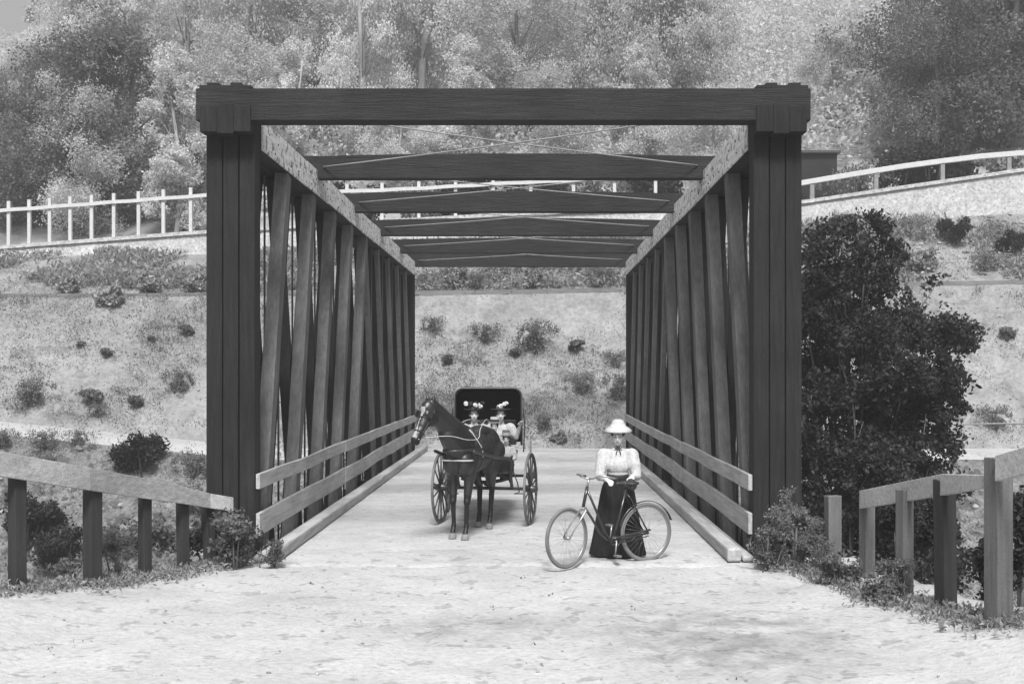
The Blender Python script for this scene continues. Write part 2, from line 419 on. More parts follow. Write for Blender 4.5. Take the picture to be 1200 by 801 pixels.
    while yy < D1 - .05:
        e = min(D1 + .3, yy + 4.7); m.box(*sorted((xk, xk + s * .17)), yy, e - .02, .02, .17 + random.uniform(0, .02)); yy = e
    m.box(*sorted((xk + s * .18, xk + s * .32)), D0 - .3, D1, .02, .09)
    m.build('kerb', kerb_m, br, bevel=0.025)
# cross beams on top
nb = NP // 2
for i in range(nb + 1):
    yy = D0 + .30 + 2 * i * PL
    if i == 0: ya, yb, z0, z1, ex, mm = D0 - .205, D0 + .10, 5.285, 5.665, .65, dark_x
    else: ya, yb, z0, z1, ex, mm = yy - .12, yy + .12, 5.385, 5.66, .55, dark_x
    m = MB()
    if i == 0:
        m.box(BX - HW - .655, BX + HW + .645, ya, yb, z0, z1)
        for s in (-1, 1):
            m.box(*sorted((BX + s * (HW - .0), BX + s * (HW + .62))), ya + .02, yb + .3, z1 + .002, z1 + .045)
            for q in (.12, .4): m.box(*sorted((BX + s * (HW + q), BX + s * (HW + q + .14))), ya + .06, yb + .2, z1 + .047, z1 + .085)
    else:
        xs_ = np.linspace(-HW - ex, HW + ex, 25)
        def prof(x, lo): 
            t = 1 - (x / (HW + ex)) ** 2
            inn = abs(x) < HW - .01
            return (z0 if not inn else z0 - .10) if lo else z1 - .05 + .06 * t
        pts = []; hs = []
        for x in (-HW - ex, -HW - .004): pts.append((BX + x, yy, (prof(x, 1) + prof(x, 0)) / 2)); hs.append(prof(x, 0) - prof(x, 1))
        for x in np.linspace(-HW + .012, HW - .012, 15): pts.append((BX + x, yy, (prof(x, 1) + prof(x, 0)) / 2)); hs.append(prof(x, 0) - prof(x, 1))
        for x in (HW + .004, HW + ex): pts.append((BX + x, yy, (prof(x, 1) + prof(x, 0)) / 2)); hs.append(prof(x, 0) - prof(x, 1))
        m.plank(pts, hs, .24, (0, 1, 0))
        if i in (1, 5): m.box(BX - HW - .4, BX + HW + .4, yy + .14, yy + .32, z0 + .005, z1 + .02)
    m.build('cross_beam', mm, br, bevel=0.006)
for i in range(nb):
    ya = D0 + .0 + 2 * i * PL + (.1 if i == 0 else .42); yb = D0 + .17 + 2 * (i + 1) * PL
    for s in (-1, 1):
        m = MB(); a = Vector((BX + s * (HW - .1), ya, 5.49)); b = Vector((BX - s * (HW - .12), yb, 5.47))
        m.tube([a.lerp(b, t) - Vector((0, 0, .03 * math.sin(math.pi * t) + s * .012)) for t in np.linspace(0, 1, 12)], .011, 6)
        m.build('sway_rod', rod_m, br)
m = MB()
for i in range(NP + 1):
    yy = D0 + .3 + i * PL; m.box(BX - HW - .5, BX + HW + .5, yy - .1, yy + .1, -.405, -.13)
for x in np.linspace(-2.8, 2.8, 9): m.box(BX + x - .05, BX + x + .05, D0, D1, -.128, -.078)
m.build('floor_framing', dark_x, br)
m = MB(); m.box(BX - 3.7, BX + 3.7, D0 + .0, D0 + .29, -4.4, -.86); m.build('abutment', dark_x, br)
m = MB(); m.box(BX - 3.8, BX + 3.8, D1 + .25, D1 + .6, -5, -.1); m.build('abutment', dark_x, br)

gx, gy = np.meshgrid(np.arange(-2.9, 2.25, .06), np.arange(13.2, 22, .06))
gz = .012 + .05 * fbm(gx * .9, gy * 1.6) + .03 * fbm(gx * 4, gy * 5, 3) + .020 * sst(15.2, 13.8, gy) - .020 * sst(16, 21.8, gy) - .12 * sst(13.55, 13.2, gy)
nx = gx.shape[1]; i, j = np.meshgrid(np.arange(nx - 1), np.arange(gx.shape[0] - 1)); a = (j * nx + i).ravel()
tag(link('road_dust', np_mesh('road_dust', np.stack([gx, gy, gz], -1).reshape(-1, 3), np.stack([a, a + 1, a + 1 + nx, a + nx], -1), dust_m, smooth=True)), kind='structure')
# ------------------------------------------------------------------ foreground fences
def fence_post(x, yv, z0, z1, wdt, mat, parent, lean=0, rot=0, name='post', dep=None):
    m = MB(); dep = dep or wdt; a = Vector((x, yv, z0 - .3)); b = Vector((x + lean, yv, z1))
    c, s_ = math.cos(rot), math.sin(rot); vs = []
    for p in (a, b):
        for u, v in ((-1, -1), (1, -1), (1, 1), (-1, 1)):
            uu = u * wdt / 2; vv = v * dep / 2; vs.append(p + Vector((uu * c - vv * s_, uu * s_ + vv * c, random.uniform(-.008, .008))))
    m.hexa(vs); return m.build(name, mat, parent, bevel=0.01)
lf = empty('plank_fence', (-4.4, 12.4, 0), 'low sloping fence of one broad plank on posts, left of the bridge mouth', 'fence')
LP = [(-7.2, 8.6), (X(16, 11.3), 11.3), (X(105, 12.0), 12.0), (X(167, 12.7), 12.7), (X(213, 13.2), 13.2), (X(246, 13.6), 13.6)]
tops = [1.75, Z(555, 11.3), Z(573, 12), Z(583, 12.7), Z(590, 13.2), Z(597, 13.6)]
wd = [.15, .13, .145, .11, .11, .115]
for i, ((x, y), t) in enumerate(zip(LP, tops)):
    fence_post(x, y + .08, h1(x, y), t + .1, wd[i], post_m, lf, lean=(-.06 if i == 5 else -.02 * (i == 4)), rot=-.6)
m = MB(); pl = [(-7.3, 8.5, 1.85)] + [(X(px, D), D - .04, Z(py, D)) for px, py, D in ((0, 542.5, 11.15), (105, 560.5, 11.95), (167, 571, 12.65), (213, 579, 13.15), (246, 586, 13.6), (273, 590, 13.72))]
m.plank(pl, [.25, .242, .235, .225, .2, .175, .165], .05, Vector((.87, -.49, 0))); m.build('rail', rail_l, lf, bevel=.006)
rf = empty('plank_fence', (3.8, 11, 0), 'low fence of two broken rail planks on posts at the lower right', 'fence')
RP = [(X(1170, 9.6), 9.6, 1.40, .165), (X(1109, 10.8), 10.8, Z(577, 10.8), .15), (X(1060, 11.6), 11.6, Z(587, 11.6), .13), (X(1016, 12.8), 12.8, Z(592, 12.8), .13), (4.15, 7.8, 1.9, .2)]
for i, (x, y, t, wdt) in enumerate(RP): fence_post(x, y, h1(x, y), t + (.12 if i != 0 else .16), wdt, post_l if i != 1 else post_m, rf, rot=.35, lean=-.02 * (i == 1))
m = MB(); m.plank([(X(1007, 12.9), 12.8, Z(584, 12.9)), (X(1055, 11.8), 11.7, Z(575, 11.8)), (X(1101, 10.85), 10.72, Z(566, 10.85)), (X(1157, 9.8), 9.72, Z(563, 9.75))], [.2, .2, .2, .1], .06, (-1, -.1, 0)); m.build('rail', rail_x, rf, bevel=.006)
m = MB(); m.plank([(X(1159, 9.65), 9.46, Z(547, 9.6)), (4.02, 8.6, 1.70), (4.3, 7.5, 1.98)], [.21, .22, .22], .06, (-1, -.1, 0)); m.build('rail', rail_x, rf, bevel=.006)
sp = fence_post(X(976, 13.1), 13.1, -.1, Z(580, 13.1), .155, post_l, None, rot=.1, name='stub_post'); tag(sp, 'short pale post standing alone between the bridge and the right fence', 'post')

# ------------------------------------------------------------------ wall and upper railings
WD = 45.15
m = MB(); px = list(np.arange(-40, 1241, 12)); P = []
for p in px:
    x = X(p, WD); P.append((x, float(np.interp(x, WX, WB)) - .5, float(np.interp(x, WX, WT))))
vs = []; fs = []
for i, (x, b, t) in enumerate(P):
    j = lambda k=.05: random.uniform(-k, k)
    lev = [WD - .06, WD - .04]
    vs += [(x, WD - .12 + j(), b), (x, WD - .08 + j(), (b + t) / 2), (x, WD - .02, t - .09), (x, WD - .12, t - .088), (x, WD - .12, t + .05), (x, WD + .3, t + .05), (x, WD + .3, b)]
for i in range(len(P) - 1):
    for k in range(6): fs.append((7 * i + k, 7 * i + 7 + k, 7 * i + 8 + k, 7 * i + 1 + k))
m.add(vs, fs); wl = m.build('retaining_wall', stone_m); tag(wl, 'long low pale stone retaining wall below the upper road railings', 'wall')
rl = empty('post_railing', (X(400, WD), WD, 8), 'white railing of many upright posts and one thin rail on the stone wall', 'railing')
pxs = [-14, 11, 35, 59, 83, 108, 134, 163, 192, 224, 257, 292, 328, 367, 407, 448, 491, 534, 578, 622, 672, 720, 768, 816]
for p in pxs:
    x = X(p, WD + .1); t = float(np.interp(x, WX, WT)); hh = 1.78 - .3 * sst(200, 500, p)
    m = MB(); m.box(x - .062, x + .062, WD - .0, WD + .12, t - .02, t + hh); m.build('post', white_m, rl)
m = MB(); pts = []
for p in range(-30, 840, 10):
    x = X(p, WD); t = float(np.interp(x, WX, WT)); pts.append((x, WD - .04, t + 1.42 - .22 * float(sst(200, 500, p)) + .01 * math.sin(p * .11)))
m.plank(pts, .135, .07, (0, 1, 0)); m.build('rail', white_m, rl)
rr = empty('hand_railing', (X(1050, WD), WD, 9), 'pale railing with one thick handrail and few posts above the wall at upper right', 'railing')
for p in (878, 952, 1027, 1105, 1183, 1260):
    x = X(p, WD); t = float(np.interp(x, WX, WT)); m = MB(); m.box(x - .08, x + .08, WD, WD + .14, t, t + .78); m.build('post', rod_m, rr)
m = MB(); pts = [(X(p, WD), WD + .05, Z(yy, WD)) for p, yy in ((850, 230), (941, 214), (1000, 204), (1060, 194.5), (1105, 188.5), (1150, 183), (1200, 179), (1270, 176))]
m.plank(pts, .2, .16, (0, 1, 0)); m.build('handrail', white_m, rr, bevel=.01)
# ledge board
m = MB(); pts = [(X(p, 40.35), 40.4, float(np.interp(X(p, 40.35), WX, LE)) + .02) for p in range(-60, 1280, 20)]
m.plank(pts, .14, .06, (0, 1, 0)); lb = m.build('edging_board', wood('ledge board', .2, 'x')); tag(lb, 'thin level board edging the ledge across the dry hillside', 'board')
# pipe
m = MB(); pts = [(X(p, 30), 30, Z(495.5 + 1.5 * math.sin((p - 900) * .01), 30)) for p in range(930, 1260, 15)]
m.tube(pts, .022, 6)
for p in (1000, 1225): m.tube([(X(p, 30), 30, Z(496, 30)), (X(p, 30), 30, -6)], .04, 6)
pi = m.build('water_pipe', rod_m); tag(pi, 'thin pale level pipe crossing behind the big dark tree at right', 'pipe')
# low dark shed
sh = empty('shed', (X(955, 50), 51, 9), 'low dark flat shed beyond the wall beside the bridge post at right', 'shed')
z0 = h1(X(950, 51), 51) - .5
m = MB(); m.box(X(915, 50), X(981, 50), 50, 53, z0, Z(180, 50)); m.build('wall', dark_x, sh, bevel=.01)
m = MB(); m.box(X(910, 50), X(984, 50), 49.8, 53.2, Z(180, 50) + .004, Z(177, 50)); m.build('roof', iron, sh)

# ------------------------------------------------------------------ foliage
def leaf_quads(P, size, r, droop=0.0, aspect=1.7):
    n = len(P); d = r.normal(size=(n, 3))
    if droop: d[:, 2] = d[:, 2] * (1 - droop) - droop * 2.2; d[:, :2] *= (1 - .6 * droop)
    d /= np.linalg.norm(d, axis=1)[:, None]; q = r.normal(size=(n, 3)); e = np.cross(d, q); e /= np.linalg.norm(e, axis=1)[:, None] + 1e-9
    L = (size * r.uniform(.6, 1.4, n))[:, None]; W = L / aspect
    V = np.stack([P - d * L / 2, P + e * W / 2, P + d * L / 2, P - e * W / 2], 1).reshape(-1, 3)
    return V, np.arange(4 * n).reshape(n, 4)
def blob_points(blobs, n, r, gap=0.35, freq=1.6, shell=.45):
    B = np.array(blobs); vol = np.prod(B[:, 3:6], axis=1) ** .8; idx = r.choice(len(B), n * 2, p=vol / vol.sum())
    u = r.normal(size=(len(idx), 3)); u /= np.linalg.norm(u, axis=1)[:, None]
    rad = r.random(len(idx)) ** shell * (1 + .12 * r.normal(size=len(idx)))
    P = B[idx, :3] + u * rad[:, None] * B[idx, 3:6]
    f = freq; nv = np.sin(P[:, 0] * f * 2.1 + 1.3 * np.sin(P[:, 1] * f * 1.7)) + np.sin(P[:, 1] * f * 1.9 + 2 * np.sin(P[:, 2] * f * 1.3)) + np.sin(P[:, 2] * f * 2.3 + np.sin(P[:, 0] * f * 2.9))
    P = P[nv > -2.2 + gap * 3]; return P[:n]
TREES = {}
def make_tree(kind, h, w, nblob, n, leaf, mat, bmat, seed, droop=0, low=.3, gap=.35, trunk_r=.2, multi=1, freq=1.6, col=False):
    r = np.random.default_rng(seed); rd = random.Random(seed); blobs = []
    tm = MB()
    for k in range(multi):
        tx = 0 if multi == 1 else rd.uniform(-.2, .2) * w; lean = rd.uniform(-.06, .06) * h
        pts = [(tx * (.3 + .7 * t) + lean * t * t + .02 * h * math.sin(t * 5 + k), .02 * h * math.sin(t * 4 + 2 * k), -0.4 + t * h * .9) for t in np.linspace(0, 1, 9)]
        tm.tube(pts, [trunk_r * (1 - .85 * t) / (1 + .4 * (multi > 1)) + .01 for t in np.linspace(0, 1, 9)], 8)
        for b in range(nblob // multi):
            t = low + (1 - low) * (b + rd.random()) / (nblob // multi)
            a = rd.uniform(0, 6.28)
            prof = math.sin(math.pi * min(1, (1.02 - t) / (1 - low) * .62 + .12)) if not col else (1 - .6 * abs(2 * t - 1) ** 2)
            rr = w / 2 * prof * rd.uniform(.35, .85); base = Vector(pts[min(8, int(t * 8 * .8))])
            c = Vector((base.x + math.cos(a) * rr, base.y + math.sin(a) * rr, h * t * .95))
            tm.tube([base, base.lerp(c, .5) + Vector((0, 0, .03 * h)), c], [trunk_r * .35 * (1.1 - t), trunk_r * .2 * (1.1 - t), .01], 5)
            s = w * rd.uniform(.13, .24); blobs.append((c.x, c.y, c.z, s, s, s * (rd.uniform(.7, 1.0) if not droop else rd.uniform(1.1, 1.8))))
            for e in range(2):
                o = Vector((rd.uniform(-1, 1), rd.uniform(-1, 1), rd.uniform(-.8, .8))) * s; q = s * rd.uniform(.3, .55)
                blobs.append((c.x + o.x * 1.1, c.y + o.y * 1.1, c.z + o.z, q, q, q))
    P = blob_points(blobs, n, r, gap, freq); V, F = leaf_quads(P, leaf, r, droop)
    TREES[kind] = (np_mesh('crown', V, F, mat), tm.mesh('trunk', bmat, Vector((0, 0, 0))))
def put_tree(kind, x, y, label, cat='tree', name='tree', s=1.0, rz=None, group=None, dz=0, sz=None):
    root = empty(name, (x, y, h1(x, y) + dz), label, cat, group)
    root.rotation_euler.z = random.uniform(0, 6.28) if rz is None else rz
    root.scale = (s, s, sz or s)
    c, t = TREES[kind]
    link('crown', c, root); link('trunk', t, root); return root
make_tree('euc_a', 15, 7.5, 26, 36000, .15, leaf_haze, bark_pale, 1, droop=.6, low=.22, trunk_r=.28, gap=.5)
make_tree('euc_b', 16, 6.0, 24, 34000, .14, leaf_haze, bark_pale, 2, droop=.7, low=.15, trunk_r=.25, gap=.5)
make_tree('poplar', 8.5, 3.6, 20, 24000, .13, leaf_pale, bark_pale, 3, low=.05, trunk_r=.15, col=True, gap=.3)
make_tree('mid_a', 11, 8, 24, 34000, .15, leaf_wood, bark, 4, low=.1, trunk_r=.25, gap=.45)
make_tree('mid_b', 9, 7.5, 22, 32000, .14, leaf_wood, bark_pale, 5, low=.05, trunk_r=.22, gap=.4)
make_tree('oak_a', 11, 9, 26, 38000, .15, leaf_oak, bark, 6, low=.05, trunk_r=.3, gap=.35)
make_tree('oak_b', 8, 8, 22, 32000, .15, leaf_oak, bark, 8, low=.02, trunk_r=.3, gap=.35)
make_tree('snag', 9, 2.5, 7, 900, .25, leaf_haze, white_m, 9, low=.65, trunk_r=.16)
def gulch_tree():
    r = np.random.default_rng(77); rd = random.Random(77); blobs = []; tm = MB(); D = 20.5; bx, bz = X(1010, D), -3.6
    L = [(965,292,36),(1008,278,32),(1040,290,20),(958,350,44),(1008,330,42),(1090,338,18),(1060,378,38),(1108,395,34),(1000,400,50),(950,430,38),(1050,432,44),(1092,440,34),(1130,402,15),(1030,482,38),(980,482,32),
         (1078,502,36),(1115,522,20),(960,545,34),(1010,545,38),(1060,555,33),(1000,600,40),(1050,604,36),(950,600,35),(985,455,45),(1035,515,40),(1075,470,40),(980,515,40),(1030,575,45),(975,575,40),(1085,560,35),(1020,640,45),(960,650,45),(1070,650,45),(925,380,30),(925,480,30)]
    for k in range(5):
        a = rd.uniform(-.7, .7); pts = [V3((.25 * a, .1 * k - .2, -.3)), V3((.55 * a - .1, rd.uniform(-.5, .5), 2.2)), V3((a * 1.1 - .3, rd.uniform(-.8, .8), 4.4)), V3((a * 1.5 - .5, rd.uniform(-.8, .8), 6.8))]
        tm.tube(pts, [.075, .055, .035, .01], 7)
    for (p, q, rp) in L:
        for dd in ((0,) if rp < 25 else (-.7, .6)):
            c = V3((X(p, D) - bx, dd + rd.uniform(-.4, .4), Z(q, D) - bz)); s = rp / FPX * D * rd.uniform(.9, 1.1)
            blobs.append((c.x, c.y, c.z, s, s, s * .8)); tm.tube([V3((c.x * .4 - .1, c.y * .4, max(.5, c.z - 2.2))), c * .8 + V3((0, 0, c.z * .15)), c + V3((s * .6 * rd.uniform(-1, 1), 0, s * .6))], [.028, .016, .005], 5)
            for e in range(5):
                o = V3((rd.gauss(0, 1), rd.gauss(0, 1), rd.gauss(0, .8))).normalized() * s; t = s * rd.uniform(.2, .38)
                blobs.append((c.x + o.x, c.y + o.y, c.z + o.z * .9, t, t, t * .8))
    P = blob_points(blobs, 105000, r, .62, 2.6); Vv, F = leaf_quads(P, .085, r)
    TREES['gulch_oak'] = (np_mesh('crown', Vv, F, leaf_dark), tm.mesh('trunk', bark, Vector((0, 0, 0))))
V3 = Vector
gulch_tree()

T = [ # px, D, kind, scale, label
 (-25, 56, 'oak_a', .62, 'dark bushy tree at the far left edge behind the post railing'),
 (60, 54, 'oak_b', 1.05, 'dark rounded tree behind the second to fifth posts of the white railing'),
 (108, 52.5, 'mid_b', .75, 'small tree with a pale trunk rising between two dark tree masses at left'),
 (148, 55, 'oak_b', 1.1, 'dark dense tree just left of the bright pale-leaved tree'),
 (206, 52, 'poplar', 1.0, 'bright pale-leaved upright tree just left of the tall bridge post'),
 (30, 62, 'mid_a', .60, 'tall hazy grey tree under the patch of sky'),
 (128, 66, 'euc_a', .9, 'tall soft grey tree above the pale-trunked small tree'),
 (150, 70, 'mid_a', 1.25, 'tall darker grey tree rising left of the bridge beam end'),
 (215, 66, 'euc_b', 1.05, 'slim tall silvery tree above the left end of the portal beam'),
 (265, 56, 'mid_b', .9, 'mid grey tree directly behind the top of the left bridge post'),
 (300, 62, 'euc_a', 1.0, 'drooping silvery tree above the left corner of the bridge opening'),
 (345, 54, 'poplar', .95, 'pale leafy tree seen under the left part of the portal beam'),
 (372, 66, 'mid_a', 1.2, 'darker grey tree with streaked foliage above the left third of the portal beam'),
 (415, 58, 'euc_b', .95, 'silvery tree with a slanting pale trunk left of mid beam'),
 (455, 69, 'mid_a', 1.2, 'broad mid grey tree behind the slanting pale trunk'),
 (470, 53, 'mid_b', .6, 'low dark leafy tree behind the railing, under the beam at its left middle'),
 (500, 61, 'euc_a', 1.02, 'tall pale drooping tree over the middle of the portal beam'),
 (548, 54, 'poplar', .9, 'short bright tree behind the railing at mid opening'),
 (560, 68, 'euc_b', 1.15, 'very tall light grey tree behind the middle of the beam'),
 (610, 60, 'mid_a', .95, 'mottled grey tree right of the middle of the beam'),
 (650, 54, 'mid_b', .7, 'bushy grey tree behind the railing right of mid opening'),
 (668, 64, 'euc_a', 1.05, 'tall drooping tree with pale broad leaves low in its crown'),
 (720, 62, 'euc_b', 1.05, 'tall weeping tree above the right middle of the portal beam'),
 (745, 54, 'poplar', .8, 'pale bushy tree seen below the beam near the right rod end'),
 (775, 60, 'euc_a', 1.0, 'weeping silvery tree with dark streaks near the right end of the beam'),
 (822, 60, 'euc_b', 1.0, 'last weeping tree before the open slope at right'),
 (835, 53, 'mid_b', .55, 'small grey bushy tree behind the right upper corner of the truss'),
 (1092, 55, 'oak_a', .74, 'dark leaning tree at the left side of the dark grove, upper right'),
 (1128, 57, 'oak_a', 1.05, 'tallest dark tree of the grove above the handrail'),
 (1185, 55, 'oak_b', 1.25, 'broad dark tree above the thick handrail near the right edge'),
 (1250, 58, 'oak_a', 1.15, 'dark tree cut by the right edge of the picture'),
 (975, 60, 'mid_b', .6, 'lone small grey tree on the open slope beyond the low shed'),
]
for i, (p, D, k, s, lab) in enumerate(T): put_tree(k, X(p, D), D, lab, s=s, rz=i * 1.37, group='trees beyond the upper road')
put_tree('snag', X(46, 74), 74, 'bare pale leaning trunk standing out among the hazy trees at upper left', name='dead_tree', rz=2, s=.95)
# the big dark tree in the gulch
g = put_tree('gulch_oak', X(1010, 20.5), 20.5, 'big dark bushy tree growing in the gulch right of the bridge', s=1.0, rz=0, name='bushy_tree')
g.location.z = -3.6; 

def make_bush(kind, h, w, n, leaf, mat, seed, nb=7, droop=0, gap=.3, stems=6, up=False, freq=5):
    r = np.random.default_rng(seed); rd = random.Random(seed); blobs = []; tm = MB()
    for b in range(nb):
        a = rd.uniform(0, 6.28); q = rd.random() ** .6 * w * .32; s = w * rd.uniform(.16, .28); z = h * rd.uniform(.25, .8)
        if up: q = rd.random() * w * .3; z = h * rd.uniform(.3, .85)
        blobs.append((math.cos(a) * q, math.sin(a) * q, z, s, s, s * (.8 if not up else h / w * .6)))
    for k in range(stems):
        b = blobs[k % nb]; tm.tube([(b[0] * .2, b[1] * .2, -.15), (b[0] * .6, b[1] * .6, b[2] * .5), (b[0], b[1], b[2] + b[5] * .8)], [.02 * h + .006, .012 * h + .004, .003], 5)
    P = blob_points(blobs, n, r, gap, freq); P = P[P[:, 2] > -.05]; V, F = leaf_quads(P, leaf, r, droop)
    TREES[kind] = (np_mesh('foliage', V, F, mat), tm.mesh('stem', bark, Vector((0, 0, 0))))
def put_bush(kind, x, y, label, s=1, sz=None, group=None, name='bush', cat='bush', dz=0):
    root = empty(name, (x, y, h1(x, y) + dz), label, cat, group); root.rotation_euler.z = random.uniform(0, 6.28); root.scale = (s, s, sz or s)
    c, t = TREES[kind]; link('foliage', c, root); link('stem', t, root); return root
make_bush('weed', .8, 1.0, 2600, .055, leaf_weed, 21, gap=.75, nb=11)
make_bush('weed_fine', 1.1, .9, 5200, .035, leaf_scrub, 22, up=True, gap=.7, nb=12)
make_bush('leafy', .8, .9, 1500, .075, leaf_weed, 23, gap=.7, nb=11)
make_bush('dark', 1.2, 1.6, 4500, .09, leaf_dark, 24)
make_bush('column', 1.6, .7, 3200, .07, leaf_dark, 25, up=True, gap=.15)
make_bush('scrub', .7, 1.6, 2000, .065, leaf_scrub, 26, nb=11, droop=-.4, gap=.75)
make_bush('tuft', .8, 1.0, 900, .16, leaf_scrub, 27, up=True, droop=-.5)
make_bush('pale', .9, 1.3, 1500, .16, leaf_dry, 28, nb=6)
# at the foot of the truss posts and fences
B = [
 ('weed', -3.45, 13.35, 1.0, 'leafy weeds spreading over the left kerb end at the bridge mouth'),
 ('weed', -3.0, 13.35, .5, 'small weed in front of the left kerb end'),
 ('weed', 2.72, 13.25, .8, 'small weed in front of the right kerb end'),
 ('leafy', -3.9, 13.9, 1.0, 'weedy bush against the foot of the left bridge post'),
 ('weed_fine', -4.6, 12.7, .6, 'small feathery weed between the last posts of the left fence'),
 ('weed', -5.0, 12.55, .9, 'leafy weed clump behind the middle posts of the left fence'),
 ('weed', -5.5, 12.2, 1.2, 'large-leaved weed clump behind the fence between its two leftmost posts'),
 ('leafy', -5.9, 11.6, 1.0, 'leafy weed behind the leftmost fence post'),
 ('weed_fine', 3.05, 13.45, 1.0, 'feathery pale bush hiding the foot of the right bridge post'),
 ('weed_fine', 3.25, 13.1, .65, 'small feathery weed at the base of the lone short post'),
 ('leafy', 3.25, 12.2, .72, 'broad-leaved low weed in front of the lone short post'),
 ('leafy', 3.42, 11.3, .58, 'sprawling low weed at the road edge before the right fence'),
 ('weed', 3.60, 11.45, .62, 'leafy weed climbing around the second post of the right fence'),
 ('column', 4.35, 12.3, .8, 'dark upright shrub between the second and third posts of the right fence'),
 ('column', 4.55, 11.5, .85, 'dark upright shrub just right of the third post of the right fence'),
 ('column', 4.62, 10.9, .85, 'dark upright shrub left of the largest fence post'),
 ('column', 4.85, 10.2, .8, 'dark upright shrub right of the largest fence post'),
 ('column', 4.2, 13.0, .8, 'dark upright shrub behind the first post of the right fence'),
]
for k, x, y, s, lab in B: put_bush(k, x, y, lab, s=s * (1 if k == 'column' else .86))
for kk, (x, y, s) in enumerate(((4.9, 13.6, 1.0), (5.6, 13, 1.0), (6.3, 12.4, 1.1))):
    put_bush('dark', x, y, ['dark shrub low behind the first rail of the right fence', 'dark shrub behind the third post of the right fence', 'dark shrub beyond the fence at the right edge'][kk], s=s, dz=.3)
for p, D, k, sc, lab in ((425, 48.5, 'dark', 1.9, 'dark shrub behind the railing below the left part of the second beam'), (490, 48, 'scrub', 2.4, 'grey shrub behind the railing seen between the beams left of centre'), (555, 49, 'dark', 2.2, 'dark shrub behind the railing seen between the beams at mid opening'),
    (625, 48.5, 'dark', 2.0, 'dark shrub behind the railing seen between the beams just right of centre'), (690, 48, 'scrub', 2.4, 'grey shrub behind the railing near its right end'), (760, 49, 'dark', 2.0, 'dark shrub behind the last railing posts before the right truss'), (905, 48.5, 'dark', 1.6, 'dark shrub behind the handrail just right of the low shed'), (1010, 48, 'scrub', 2.0, 'grey shrub behind the handrail between its second and third posts'), (1050, 49, 'dark', 1.9, 'dark shrub behind the handrail near its third post'),
    (1090, 48.5, 'dark', 2.0, 'dark shrub shading the handrail under the dark grove'), (1135, 49, 'scrub', 2.0, 'grey shrub behind the handrail between its fourth and fifth posts'), (1185, 48, 'pale', 1.5, 'pale shrub behind the handrail at the right edge'), (985, 49, 'scrub', 1.8, 'grey shrub leaning on the handrail beside the shed')):
    put_bush(k, X(p, D), D, lab, s=sc)
